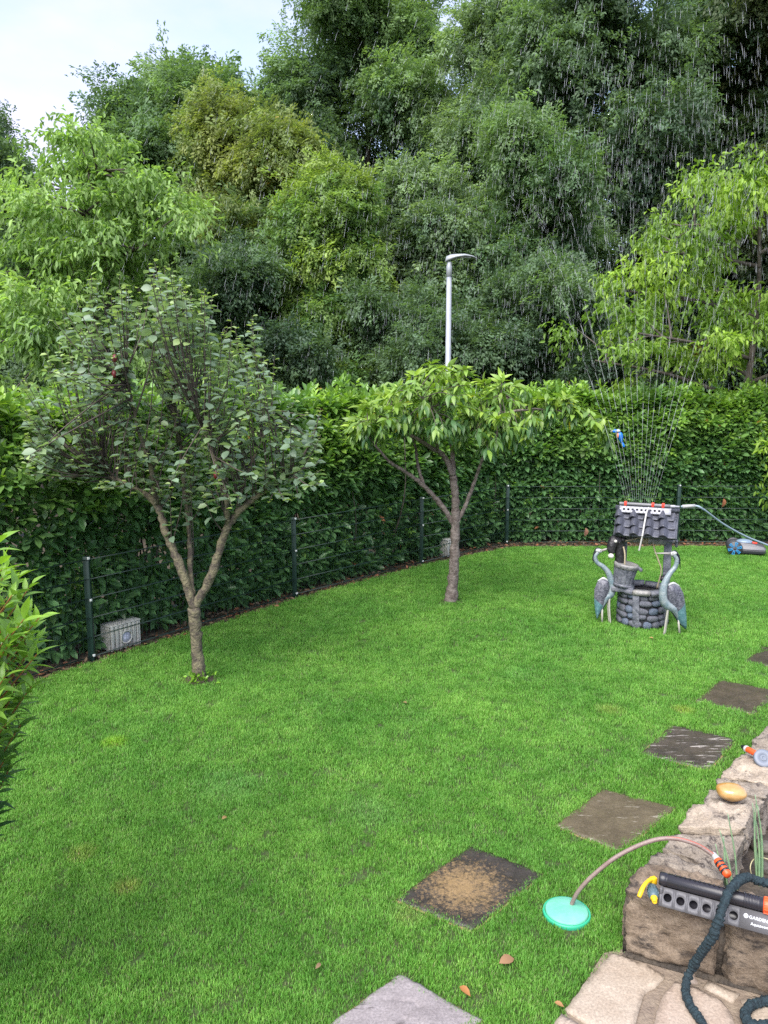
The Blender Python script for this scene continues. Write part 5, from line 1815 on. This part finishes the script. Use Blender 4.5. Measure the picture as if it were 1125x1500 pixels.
for s in (-1, 1):
    roof.add(np.array([[-RL, 0, RZ - 0.01], [RL, 0, RZ - 0.01], [RL, s * HD, EZ - 0.01], [-RL, s * HD, EZ - 0.01], [-RL, 0, RZ - 0.04], [RL, 0, RZ - 0.04], [RL, s * (HD - .01), EZ - 0.035], [-RL, s * (HD - .01), EZ - 0.035]]),
             [np.array([[0, 3, 2, 1], [4, 5, 6, 7], [0, 1, 5, 4], [3, 7, 6, 2], [1, 2, 6, 5], [0, 4, 7, 3]])])
roof.add(np.array([[sx * (RL - 0.02), y, zz] for sx in (-1, 1) for y, zz in ((-HD + .02, EZ - 0.03), (HD - .02, EZ - 0.03), (0, RZ - 0.04))]), [np.array([[0, 1, 2], [5, 4, 3]])])
roof.build('roof', M_wwood, well)
for s in (-1, 1):
    for row in range(3):
        for col in range(4):
            o = bpy.data.objects.new('roof_tile', tile_me)
            C.objects.link(o)
            o.parent = well
            x = -RL + wt * (col + 0.5) + 0.012 * row
            d = row / 3 * math.hypot(RZ - EZ, HD)
            y0, z0 = -d * math.cos(ang), RZ - d * math.sin(ang) - 0.004
            mtx = Matrix.Translation((x, y0, z0 + g.uniform(-.002, .004))) @ Matrix.Rotation(ang, 4, 'X') @ Matrix.Rotation(g.uniform(-.04, .04), 4, 'Z')
            if s == 1: mtx = Matrix.Rotation(math.pi, 4, 'Z') @ mtx
            o.matrix_basis = mtx
MB().cyl((-RL - 0.01, 0, RZ + 0.012), (RL + 0.01, 0, RZ + 0.012), 0.028, sides=12).build('ridge', M_wtile, well)
# windlass
m_ = MB()
pr = [(0, -0.22), (0.030, -0.22), (0.032, -0.18), (0.040, -0.17), (0.040, 0.03), (0.052, 0.035), (0.052, 0.06), (0.046, 0.065), (0.046, 0.22), (0.018, 0.225), (0.018, 0.345), (0, 0.345)]
m_.lathe(pr, 16, (0, -0.02, 0.985), Matrix.Rotation(R(90), 3, 'Y')).build('windlass', M_wwoodp, well)
m_ = MB()
for k in range(6):
    x = -0.06 + 0.017 * k
    an = np.linspace(0, 2 * np.pi, 15)
    m_.add(*tube(np.c_[x + 0.012 * an / 6.28, -0.02 + 0.045 * np.cos(an), 0.985 + 0.045 * np.sin(an)], 0.008, 6))
m_.build('rope_turns', M_rope, well)
MB().box((0.335, -0.02, 0.965), (0.03, 0.04, 0.09), Matrix.Rotation(R(25), 3, 'X'), 0.008).build('crank', M_wwood, well)
MB().tube(spline([(0.08, -0.06, 0.97), (0.11, -0.09, 0.88), (0.16, -0.1, 0.76), (0.19, -0.08, 0.64), (0.15, -0.02, 0.42)], 6), 0.008, 7).build('rope', M_rope, well)
MB().tube(spline([(-0.04, -0.05, 1.02), (-0.12, -0.10, 1.0), (-0.20, -0.16, 0.985), (-0.27, -0.17, 0.985)], 6), 0.008, 7).build('rope', M_rope, well)
# bucket tilted on the left front
bk = Matrix.Translation((-0.225, -0.17, 0.46)) @ Matrix.Rotation(R(9), 4, 'Y')
bo = MB().lathe([(0.0, 0.0), (0.098, 0.0), (0.102, 0.03), (0.128, 0.255), (0.112, 0.262), (0.095, 0.06), (0, 0.05)], 24).build('bucket', M_wwood, well)
bo.matrix_basis = bk
for k in range(13):
    an = k * 2 * math.pi / 13
    st_ = MB()
    da = 2 * math.pi / 13 * 0.46
    V = []
    for zz, rr_ in ((0.03, 0.104), (0.215, 0.1255)):
        for q, ro in ((-1, 0), (-0.6, 0.006), (0.6, 0.006), (1, 0)):
            V.append([(rr_ + ro) * math.cos(an + da * q), (rr_ + ro) * math.sin(an + da * q), zz])
    st_.add(np.array(V), [np.array([[0, 1, 5, 4], [1, 2, 6, 5], [2, 3, 7, 6]])])
    st_.build('stave', M_wwood, bo)
MB().lathe([(0.126, 0.215), (0.137, 0.217), (0.141, 0.252), (0.138, 0.268), (0.118, 0.270), (0.112, 0.262)], 24).build('hoop', M_wwoodp, bo)
MB().lathe([(0.100, -0.004), (0.112, 0.0), (0.114, 0.03), (0.104, 0.034)], 24).build('hoop', M_wwood, bo)
MB().box((0.155, 0, 0.235), (0.06, 0.05, 0.035), Matrix.Rotation(R(28), 3, 'Y'), 0.008).build('lug', M_wwood, bo)
# ledge under the bucket
MB().box((-0.215, -0.15, 0.425), (0.24, 0.2, 0.06), None, 0.012).build('ledge', M_wwood, well)
# black figure slumped over the bucket
m_ = MB()
pth = spline([(-0.27, -0.16, 0.70), (-0.265, -0.155, 0.80), (-0.275, -0.15, 0.90), (-0.30, -0.165, 0.98), (-0.335, -0.20, 0.975), (-0.355, -0.225, 0.90), (-0.345, -0.235, 0.835)], 6)
rr_ = np.interp(np.linspace(0, 1, len(pth)), [0, 0.25, 0.5, 0.68, 0.85, 1], [0.045, 0.06, 0.07, 0.062, 0.05, 0.03])
fig = m_.tube(pth, rr_, 14).build('animal_figure', M_fur, well, smooth=True)
MB().ball((-0.31, -0.245, 0.985), (0.02, 0.02, 0.02)).build('knob', M_eye, fig, smooth=True)
MB().ball((-0.352, -0.262, 0.815), (0.034, 0.022, 0.03)).build('pale_patch', M_eye, fig, smooth=True)
MB().ball((-0.235, -0.19, 0.995), (0.028, 0.028, 0.03)).build('ear', M_fur, fig, smooth=True)
MB().tube(spline([(-0.225, -0.20, 0.92), (-0.205, -0.22, 0.84), (-0.20, -0.22, 0.72), (-0.20, -0.2, 0.69)], 5), 0.009, 7).build('rope', M_rope, well)
MB().ball((0.215, -0.03, 0.55), (0.05, 0.035, 0.035)).build('iron_ring', M_fur, well, smooth=True)

# sprinkler at work on the well's roof, its hose and the white tie
Mw = Matrix.Translation((WELL[0], WELL[1], 0)) @ Matrix.Rotation(WELL_ROT, 4, 'Z')
wp = lambda x, y, z: np.array((Mw @ Vector((x, y, z)))[:])
s0, s1 = wp(-0.30, -0.095, 1.305), wp(0.27, -0.095, 1.30)
far_spr = sprinkler('pale grey oscillating sprinkler spraying from the ridge of the well roof', s0, s1, M_plate2, False)
M_tie = mat('white_tie', (0.45, 0.44, 0.42), 0.6)
o = thing('white_strap', 'white plastic strap hanging from the roof sprinkler down past the windlass', 'strap', wp(0.0, -0.14, 1.35))
P = np.array([wp(0.02, -0.10, 1.375), wp(0.0, -0.15, 1.30), wp(-0.02, -0.27, 1.09), wp(-0.025, -0.275, 1.05), wp(-0.05, -0.27, 0.90)]) - np.array(o.location)
P = spline(P, 6)
V = np.vstack([P + [0.009, 0, 0], P - [0.009, 0, 0], P + [0.009, -0.004, 0.003], P + [-0.009, -0.004, 0.003]])
n = len(P); i_ = np.arange(n - 1)
MB().add(V, [np.stack([i_, i_ + 1, n + i_ + 1, n + i_], 1), np.stack([2 * n + i_, 3 * n + i_, 3 * n + i_ + 1, 2 * n + i_ + 1], 1), np.stack([i_, 2 * n + i_, 2 * n + i_ + 1, i_ + 1], 1), np.stack([n + i_, n + i_ + 1, 3 * n + i_ + 1, 3 * n + i_], 1)]).build('strap_body', M_tie, o)
M_bhose = mat('blue_hose', (0.22, 0.29, 0.34), 0.4)
e0 = wp(0.36, -0.02, 1.39)
Yh = e0[1]
P = [e0, D(1018, 741, Yh), D(1030, 746, Yh), D(1060, 768, Yh + .3), D(1095, 787, Yh + .6), D(1135, 803, Yh + .8), D(1190, 830, Yh + .8), D(1260, 872, Yh + .4)]
P[-1][2] = 0.03
P.append(P[-1] + [0.8, -0.6, 0])
P[-1][2] = 0.02
o = thing('garden_hose', 'grey blue hose running from the roof sprinkler away to the right', 'hose', e0 * [1, 1, 0])
MB().tube(spline(P, 10), 0.0125, 10).build('hose_body', M_bhose, o, True, True)
MB().tube([P[1] - (P[1] - P[0]) * 0.9, P[1]], 0.02, 12).build('coupling', M_cgrey, o, True, True)

# ---------------------------------------------------------------- painted herons
M_hblue = mat('heron_blue', (0.12, 0.175, 0.20), 0.38, 0.3, 60, col2=(0.26, 0.295, 0.31), vscale=14)
M_hwhite = mat('heron_white', (0.40, 0.41, 0.40), 0.4)
M_hwing = mat('heron_wing', (0.05, 0.05, 0.07), 0.38, 0.5, 60, col2=(0.16, 0.16, 0.19), vscale=38)
M_hteal = mat('heron_teal', (0.05, 0.13, 0.15), 0.38, 0.2, 60, col2=(0.12, 0.23, 0.25), vscale=30)
M_hblack = mat('heron_black', (0.012, 0.012, 0.02), 0.4)
M_hbeak = mat('heron_beak', (0.27, 0.25, 0.23), 0.4)
M_hleg = mat('heron_leg', (0.36, 0.345, 0.30), 0.5)


def heron(label, loc, sgn, neck, neck_r, head, beak, crest, wing, legs, stake, rotz):
    h = thing('heron_statue', label, 'heron statue', loc, rotz, 'painted heron statues beside the well')
    v3 = lambda p, y=0.0: np.array([sgn * p[0] * 1.06, y, p[1] * 1.13])
    P = spline([v3(p) for p in neck], 8)
    r = np.interp(np.linspace(0, 1, len(P)), np.linspace(0, 1, len(neck_r)), neck_r)
    MB().tube(P, r, 14).build('body', M_hblue, h, smooth=True)
    hd = v3(head)
    MB().ball(tuple(hd), (0.042, 0.026, 0.027), Matrix.Rotation(sgn * 0.2, 3, 'Y'), 3).build('head', M_hwhite, h, smooth=True)
    for y in (-1, 1): MB().ball(tuple(hd + [sgn * 0.018, y * 0.023, 0.006]), (0.006, 0.004, 0.006), None, 2).build('eye', M_hblack, h, smooth=True)
    b0 = hd + [sgn * 0.028, 0, 0.0]
    MB().tube([b0, (b0 * 2 + v3(beak)) / 3, v3(beak)], [0.016, 0.012, 0.002], 10).build('beak', M_hbeak, h, smooth=True)
    c_ = spline([hd + [sgn * 0.02, 0, 0.022], hd + [-sgn * 0.02, 0, 0.024]] + [v3(p) for p in crest], 6)
    MB().tube(c_, np.interp(np.linspace(0, 1, len(c_)), [0, 0.3, 0.8, 1], [0.005, 0.014, 0.008, 0.002]), 8).build('crest', M_hblack, h, smooth=True)
    # wings: shaped plates with a bulge, one on either side; teal lower third as flight feathers
    top, tip, fe, be = wing
    n = 14
    for y in (-1, 1):
        V, Vt = [], []
        for k in range(n + 1):
            f = k / n
            a_ = np.array([np.interp(f, np.linspace(0, 1, len(be)), [p[0] for p in be]), np.interp(f, np.linspace(0, 1, len(be)), [p[1] for p in be])])
            b_ = np.array([np.interp(f, np.linspace(0, 1, len(fe)), [p[0] for p in fe]), np.interp(f, np.linspace(0, 1, len(fe)), [p[1] for p in fe])])
            for q in np.linspace(0, 1, 9):
                p = a_ * (1 - q) + b_ * q
                bulge = 0.058 * math.sin(math.pi * min(max(q, 0.0), 1)) ** 0.7 * (1 - f) ** 0.35 * min(1, 0.35 + 3 * f) + 0.004
                bulge += 0.0022 * math.sin(q * 25 + f * 40)
                V.append(v3(p, y * bulge))
        V = np.array(V).reshape(n + 1, 9, 3)
        cut = 9
        for nm, rows, mt in (('wing', V[:cut + 1], M_hwing), ('flight_feathers', V[cut:], M_hteal)):
            m2 = MB()
            k_ = len(rows)
            idx = np.arange(k_ * 9).reshape(k_, 9)
            F = np.stack([idx[:-1, :-1], idx[:-1, 1:], idx[1:, 1:], idx[1:, :-1]], 2).reshape(-1, 4)
            m2.add(rows.reshape(-1, 3), [F if y * sgn > 0 else F[:, ::-1]])
            m2.build(nm, mt, h, smooth=True)
    MB().tube(spline([v3(p) for p in fe], 6), np.interp(np.linspace(0, 1, (len(fe) - 1) * 6 + 1), [0, 0.3, 1], [0.008, 0.014, 0.004]), 8).build('tail_edge', M_hblack, h, smooth=True)
    MB().tube(spline([v3(p) for p in be[:3]], 6), np.interp(np.linspace(0, 1, 13), [0, 0.5, 1], [0.012, 0.016, 0.006]), 8).build('shoulder', M_hwhite, h, smooth=True)
    for k, lg in enumerate(legs):
        y = -0.016 if k == 0 else 0.016
        pts = [v3(p, y) for p in lg]
        pts[-1][2] = -0.02
        MB().tube(spline(pts, 4), np.linspace(0.014, 0.008, (len(pts) - 1) * 4 + 1), 10).build('leg', M_hleg, h, smooth=True)
    pts = [v3(p) for p in stake]
    pts[-1][2] = -0.02
    MB().tube(pts, [0.012, 0.012], 8).build('stake', M_hleg, h)
    return h


heron('blue grey heron statue on the near side of the well, looking left over it', G(982, 930), -1,
      [(0.012, .80), (-.022, .755), (-.012, .685), (.05, .61), (.095, .52), (.108, .43), (.095, .35), (.05, .30), (-0.02, .26), (-0.08, .17)],
      [0.022, 0.024, 0.025, 0.029, 0.037, 0.044, 0.046, 0.05, 0.045, 0.02], (.018, .815), (.225, .825), [(-.045, .78), (-.058, .72), (-.066, .665)],
      ((0, .51), (-.17, .06), [(0.06, .49), (.078, .42), (.06, .34), (.0, .24), (-.09, .12), (-.172, .05)], [(.06, .50), (0, .52), (-.07, .49), (-.115, .42), (-.145, .31), (-.168, .18), (-.172, .05)]),
      [[(.045, .30), (.06, .2), (.085, 0)], [(.03, .30), (.035, .2), (.055, 0)]], [(-.075, .18), (-.105, .03)], R(8))
heron('blue grey heron statue left of the well, beak lifted towards the bucket', G(881, 913), 1,
      [(-.07, .745), (-.096, .70), (-.075, .64), (-.005, .595), (.05, .535), (.085, .45), (.10, .38), (.085, .31), (.04, .27), (-.02, .15)],
      [0.021, 0.022, 0.024, 0.028, 0.034, 0.04, 0.042, 0.042, 0.038, 0.02], (-.062, .762), (.118, .812), [(-.108, .73), (-.118, .68), (-.113, .625)],
      ((0, .47), (-.05, .03), [(.05, .44), (.075, .38), (.065, .30), (.03, .20), (-.02, .11), (-.052, .04)], [(.05, .45), (0, .475), (-.06, .445), (-.09, .36), (-.09, .25), (-.075, .13), (-.052, .04)]),
      [[(.07, .28), (.075, .16), (.098, 0)], [(.06, .28), (.066, .16), (.088, 0)]], [(.0, .16), (.008, .03)], R(-6))

# ---------------------------------------------------------------- robot mower
M_mbody = mat('mower_grey', (0.10, 0.10, 0.115), 0.35)
M_mdark = mat('mower_dark', (0.022, 0.024, 0.028), 0.45)
M_mblue = mat('mower_blue', (0.02, 0.20, 0.42), 0.45)
M_mtop = mat('mower_hatch', (0.18, 0.24, 0.32), 0.3)
mc = G(1094, 815) + [0.06, 0.2, 0]
mow = thing('robot_mower', 'dark grey robot lawn mower with blue spoked wheel parked by the back fence', 'lawn mower', mc, R(-20))


def side_body(prof, width, bev, taper=0.82):
    bm = bmesh.new()
    a_ = [bm.verts.new((x, -width / 2 * (1 if z < 0.12 else taper), z)) for x, z in prof]
    b_ = [bm.verts.new((x, width / 2 * (1 if z < 0.12 else taper), z)) for x, z in prof]
    n = len(prof)
    bm.faces.new(a_)
    bm.faces.new(b_[::-1])
    for i in range(n): bm.faces.new((a_[i], b_[i], b_[(i + 1) % n], a_[(i + 1) % n]))
    bmesh.ops.recalc_face_normals(bm, faces=bm.faces)
    bmesh.ops.bevel(bm, geom=bm.edges[:], offset=bev, segments=3, profile=0.5, affect='EDGES')
    return bm


MB().bm(side_body([(-.25, .10), (-.24, .15), (-.17, .195), (-.04, .21), (.12, .195), (.27, .155), (.31, .12), (.29, .10)], 0.36, 0.018)).build('body', M_mbody, mow, smooth=False)
MB().bm(side_body([(-.24, .05), (-.25, .10), (.29, .10), (.30, .07), (.26, .04), (-.1, .035)], 0.37, 0.012)).build('skirt', M_mdark, mow)
bm = bmesh.new()
bmesh.ops.create_uvsphere(bm, u_segments=24, v_segments=12, radius=1)
bmesh.ops.scale(bm, vec=(0.13, 0.10, 0.05), verts=bm.verts)
MB().bm(bm, (-0.02, 0, 0.205)).build('hatch', M_mtop, mow, smooth=True)
MB().box((0.13, -0.05, 0.205), (0.075, 0.07, 0.025), Matrix.Rotation(R(8), 3, 'Y'), 0.008).build('stop_button', M_redp, mow)
for s in (-1, 1):
    rot = Matrix.Rotation(R(90) * (1 if s < 0 else -1), 3, 'X')
    wh = MB().lathe([(0.0, 0.0), (0.095, 0.0), (0.116, 0.006), (0.12, 0.03), (0.112, 0.04), (0.0, 0.04)], 32, (-.175, s * 0.175, .118), rot).build('wheel', M_mdark, mow)
    for k in range(6):
        q = k * math.pi / 3 + 0.3
        m_ = MB()
        for dq in (-0.24, 0.24):
            m_.box((-.175 + 0.066 * math.cos(q + dq * 0.7), s * 0.219, .118 + 0.066 * math.sin(q + dq * 0.7)), (0.068, 0.010, 0.013), Matrix.Rotation(-(q + dq * 0.3), 3, 'Y'), 0.002)
        m_.box((-.175 + 0.10 * math.cos(q), s * 0.218, .118 + 0.10 * math.sin(q)), (0.012, 0.01, 0.05), Matrix.Rotation(-q, 3, 'Y'), 0.002)
        m_.build('spoke', M_mblue, wh)
    MB().lathe([(0, 0), (0.018, 0), (0.016, 0.012), (0, 0.014)], 16, (-.175, s * 0.214, .118), rot).build('hub', M_mdark, wh)
for s in (-1, 1): MB().lathe([(0, -0.02), (0.04, -0.02), (0.045, 0.0), (0.04, 0.02), (0, 0.02)], 20, (.20, s * 0.10, .042), Matrix.Rotation(R(90), 3, 'X')).build('front_wheel', M_mdark, mow)

# ---------------------------------------------------------------- wooden boxes at the fence foot
M_oldwood = mat('weathered_wood', (0.42, 0.41, 0.37), 0.85, 0.2, 30, col2=(0.54, 0.53, 0.48), vscale=5)
M_pane = mat('porthole_pane', (0.42, 0.44, 0.52), 0.12)
td = unit((F2 - F1)[:2])


def crate(label, c_, w_, h_, d_, nb, rot, porthole):
    o = thing('wooden_box', label, 'box', (c_[0], c_[1], 0), rot, 'weathered wooden boxes behind the side fence')
    MB().box((0, d_ / 2 + 0.012, h_ / 2), (w_ - 0.03, d_ - 0.03, h_ - 0.02)).build('case', M_darkbark, o)
    g_ = np.random.default_rng(nb)
    for k in range(nb):
        wb = w_ / nb
        MB().box((-w_ / 2 + wb * (k + .5), 0, h_ / 2 + g_.uniform(-.004, .004)), (wb - 0.011, 0.018, h_ + g_.uniform(-.004, .006)), None, 0.002).build('plank', M_oldwood, o)
    for s in (-1, 1):
        for k in range(3):
            MB().box((s * (w_ / 2 - 0.006), 0.012 + d_ / 3 * (k + .5), h_ / 2), (0.014, d_ / 3 - 0.006, h_), None, 0.002).build('plank', M_oldwood, o)
    MB().box((0, d_ / 2, h_ + 0.008), (w_ + 0.01, d_ + 0.02, 0.014), None, 0.003).build('top_board', M_oldwood, o)
    if porthole:
        rot3 = Matrix.Rotation(R(90), 3, 'X')
        MB().lathe([(0.072, 0.0), (0.076, 0.012), (0.060, 0.016), (0.056, 0.0)], 28, (0.0, -0.008, h_ * 0.46), rot3).build('porthole_ring', M_oldwood, o)
        MB().lathe([(0, 0.0), (0.058, 0.0), (0.058, 0.004), (0, 0.004)], 28, (0.0, -0.009, h_ * 0.46), rot3).build('pane', M_pane, o)
    return o


fa = math.atan2(td[1], td[0])
pc = G(190, 954)
nrm = np.array([td[1], -td[0]])
pc2 = F1[:2] + td * np.dot(pc[:2] - F1[:2], td) - nrm * 0.045
crate('weathered grey wooden box with round porthole behind the side fence', pc2 + td * 0.06, 0.37, 0.255, 0.16, 7, fa, True)
td3 = unit((F4 - F3)[:2])
pq = G(669, 815)
pq2 = F3[:2] + td3 * np.dot(pq[:2] - F3[:2], td3) - np.array([td3[1], -td3[0]]) * 0.045
crate('pale wooden box behind the fence, half hidden by the cherry trunk', pq2, 0.30, 0.27, 0.16, 5, math.atan2(td3[1], td3[0]), False)

# ---------------------------------------------------------------- blue ornament in the back hedge
M_bblue = mat('bright_blue', (0.01, 0.17, 0.62), 0.4)
M_bor = mat('orange_breast', (0.55, 0.20, 0.10), 0.5)
bc_ = D(906, 640, 11.65)
o = thing('bird_ornament', 'small bright blue bird ornament on a stick in front of the back hedge', 'ornament', bc_)
MB().tube(spline([(-0.01, 0, 0.06), (0.02, 0, 0.02), (0.04, 0, -0.05), (0.055, 0, -0.10)], 5), [0.02, 0.03, 0.038, 0.042, 0.045, 0.044, 0.042, 0.04, 0.036, 0.03, 0.026, 0.022, 0.018, 0.014, 0.01, 0.006], 10).build('body', M_bblue, o, smooth=True)
MB().ball((-0.055, 0, 0.085), (0.04, 0.028, 0.03)).build('head', M_bblue, o, smooth=True)
MB().ball((-0.012, -0.012, 0.088), (0.034, 0.026, 0.026)).build('collar', M_hwhite, o, smooth=True)
MB().ball((-0.015, -0.018, 0.02), (0.018, 0.022, 0.04)).build('breast', M_bor, o, smooth=True)
MB().tube([(-0.09, 0, 0.09), (-0.125, 0, 0.078)], [0.012, 0.002], 8).build('beak', M_hbeak, o)
MB().box((0.075, 0, -0.115), (0.03, 0.014, 0.07), Matrix.Rotation(R(-30), 3, 'Y'), 0.004).build('tail', M_bblue, o)
MB().tube([(0.03, 0.01, -0.06), (0.05, 0.3, -0.10), (0.06, 0.75, -0.35)], 0.005, 6).build('stick', M_twig, o)

# ---------------------------------------------------------------- dry leaves
M_dry = leaf_mat('dry_leaf', 0.6, 0.15, 0.3, (1, 0.9, 0.7))
dry = [((731, 1411), 0.085, (0.30, 0.17, 0.09), 'curled pale brown leaf on the grass between the two nearest slabs'), ((673, 1445), 0.06, (0.34, 0.15, 0.05), 'narrow orange brown leaf standing in the grass above the nearest slab'),
       ((470, 1411), 0.035, (0.20, 0.13, 0.07), 'tiny dull brown leaf on open grass left of the slabs'), ((812, 1468), 0.04, (0.32, 0.17, 0.07), 'small tan leaf on the grass beside the patio corner'),
       ((325, 1200), 0.045, (0.30, 0.20, 0.08), 'small tan leaf alone in the middle of the open lawn'),        ((596, 1030), 0.05, (0.22, 0.16, 0.07), 'small brown leaf in the middle of the lawn beyond the slabs'), ((957, 935), 0.05, (0.40, 0.24, 0.10), 'small tan leaf on the grass in front of the well')]
DL = leaf_full(0.55, 0.5, 0.45, (0.1, 0.7, 1.0, 0.8, 0.0))
g = np.random.default_rng(12)
for (p, sz, cc, lb) in dry:
    c_ = G(*p, 0.030)
    V, F = DL
    Rm = frames(unit(np.array([[math.cos(sz * 300), math.sin(sz * 300), 0.25]])), np.array([[0.2, -0.4, 1.0]]))[0]
    o = link('dry_leaf', np_mesh('dry_leaf', (V * sz) @ Rm.T, F, M_dry, np.tile(np.array(cc) * 0.62, (len(V), 1)), True))
    o.location = c_
    tag(o, lb, 'leaf', 'dry leaves lying on the lawn')
for (px, py, yy, cc, lb) in [(858, 781, F4[1] + 0.0, (0.26, 0.13, 0.09), 'withered pink brown leaf caught in the back hedge left of the well'), (1060, 738, F4[1] - 0.02, (0.28, 0.11, 0.06), 'withered orange leaf hanging in the back hedge above the mower')]:
    V, F = DL
    Rm = frames(np.array([[0.15, -0.1, -1.0]]), np.array([[0.3, -1.0, 0.2]]))[0]
    o = link('dry_leaf', np_mesh('dry_leaf', (V * 0.16) @ Rm.T, F, M_dry, np.tile(cc, (len(V), 1)), True))
    o.location = D(px, py - 8, yy - 0.06)
    tag(o, lb, 'leaf', 'withered leaves in the back hedge')
# litter on the bare strip along the fences
n = 5200
g = np.random.default_rng(15)
P = []
for path, k in ((FL, 2600), (FB, 2600)):
    seg = np.diff(path[:, :2], axis=0)
    L = np.linalg.norm(seg, axis=1)
    i = g.choice(len(L), k, p=L / L.sum())
    f = g.random(k)[:, None]
    tt = seg[i] / L[i][:, None]
    nr = np.stack([tt[:, 1], -tt[:, 0]], 1)
    lim = 0.14 if path is FL else 0.30
    P.append(path[i, :2] + seg[i] * f + nr * g.uniform(-0.35, lim, (k, 1)))
P = np.c_[np.vstack(P), g.uniform(-0.004, 0.02, n)]
cc = np.where(g.random((n, 1)) < 0.25, [[0.17, 0.07, 0.035]], np.where(g.random((n, 1)) < 0.5, [[0.09, 0.06, 0.035]], [[0.06, 0.045, 0.03]])) * g.uniform(0.6, 1.3, (n, 1))
V, F, TT = scatter(P, frames(unit(np.c_[g.normal(0, 1, (n, 2)), g.normal(0, .25, n)]), unit(np.c_[g.normal(0, .5, (n, 2)), np.ones(n)])), g.uniform(0.03, 0.08, n), cc, LEAF_LAUREL)
tag(link('leaf_litter', np_mesh('leaf_litter', V, F, M_dry, TT)), 'dry brown leaf litter along the foot of the fences', 'leaf litter', kind='stuff')

# ---------------------------------------------------------------- water thrown by the sprinkler
M_water = bpy.data.materials.new('spray_water')
M_water.use_nodes = True
b = M_water.node_tree.nodes['Principled BSDF']
b.inputs['Base Color'].default_value = (0.85, 0.88, 0.92, 1)
b.inputs['Roughness'].default_value = 0.12
b.inputs['IOR'].default_value = 1.33
b.inputs['Transmission Weight'].default_value = 0.35
b.inputs['Alpha'].default_value = 0.38
g = np.random.default_rng(99)
noz0, noz1 = wp(-0.24, -0.02, 1.42), wp(0.07, -0.02, 1.42)
ex = np.array([math.cos(WELL_ROT), math.sin(WELL_ROT), 0])
ey = np.array([-ex[1], ex[0], 0])
NJ = 16


def jet(k, th, t, v0):
    """Place and speed of the water from nozzle k, t seconds after it left, the bar tilted by th."""
    f = k / (NJ - 1)
    p = noz0 + (noz1 - noz0) * f[..., None]
    fan = np.radians(-15 + 27 * f)
    v = v0[..., None] * ((np.sin(fan))[..., None] * ex + (np.cos(fan) * np.cos(th))[..., None] * np.array([0, 0, 1.0]) + (np.cos(fan) * np.sin(th))[..., None] * ey)
    return p + v * t[..., None] + np.array([0, 0, -4.905]) * (t * t)[..., None], v + np.array([0, 0, -9.81]) * t[..., None]


Ps, Vs, Ls, Rs = [], [], [], []
# lower jets breaking into dashes
for k in range(NJ):
    n = 85
    t = g.random(n) ** 1.3 * 0.55
    th = np.full(n, R(-9)) + R(1.0) * g.normal(0, 1, n) * t * 2
    p, v = jet(np.full(n, float(k)) + g.normal(0, 0.10, n) * t * 2.0, th, t, 9.3 + g.normal(0, 0.12, n))
    Ps.append(p); Vs.append(v)
    Ls.append(np.interp(t, [0, .12, .55], [0.22, 0.16, 0.06]) * g.uniform(.5, 1.2, n))
    Rs.append(np.interp(t, [0, .15, .55], [0.0010, 0.0012, 0.0015]) * g.uniform(.7, 1.2, n))
# falling drops of the earlier sweeps
n = 15000
k = np.where(g.random(n) < 0.22, g.uniform(-14, NJ + 6, n), g.normal(13, 7, n))
t = g.uniform(1.08, 1.80, n)
th = np.radians(np.clip(g.normal(2, 12, n), -22, 26))
p, v = jet(k, th, t, 9.5 + g.normal(0, 0.5, n))
p += g.normal(0, 0.16, (n, 3)) * t[:, None]
q = project(p)
keep = q[:, 1] < 570
Ps.append(p[keep]); Vs.append((v * [0.35, 0.35, 1])[keep]); Ls.append(g.uniform(0.05, 0.13, n)[keep]); Rs.append(g.uniform(0.0006, 0.0014, n)[keep])
P, Vv, Ln, Rr = np.vstack(Ps), np.vstack(Vs), np.concatenate(Ls), np.concatenate(Rs)
ok = (P[:, 2] > 0.05) & (P[:, 1] > 6.8)
P, Vv, Ln, Rr = P[ok], Vv[ok], Ln[ok], Rr[ok]
x = unit(Vv)
u = unit(np.cross(x, [0.3, 0.1, 0.2]))
wv = np.cross(x, u)
rows = [P - x * Ln[:, None] / 2]
for f in (-0.15, 0.32):
    for q in range(4):
        a_ = q * math.pi / 2
        rows.append(P + x * Ln[:, None] * f + (u * math.cos(a_) + wv * math.sin(a_)) * (Rr * (0.85 if f < 0 else 1.0))[:, None])
rows.append(P + x * Ln[:, None] / 2)
V = np.stack(rows, 1).reshape(-1, 3)
F3 = [[0, 1 + (q + 1) % 4, 1 + q] for q in range(4)] + [[9, 5 + q, 5 + (q + 1) % 4] for q in range(4)]
F4_ = [[1 + q, 1 + (q + 1) % 4, 5 + (q + 1) % 4, 5 + q] for q in range(4)]
off = (np.arange(len(P)) * 10)[:, None, None]
spray = link('water_spray', np_mesh('water_spray', V, [(np.array(F3)[None] + off).reshape(-1, 3), (np.array(F4_)[None] + off).reshape(-1, 4)], M_water, None, True))
tag(spray, 'fan of water jets and falling drops from the sprinkler on the well', 'water spray', kind='stuff')
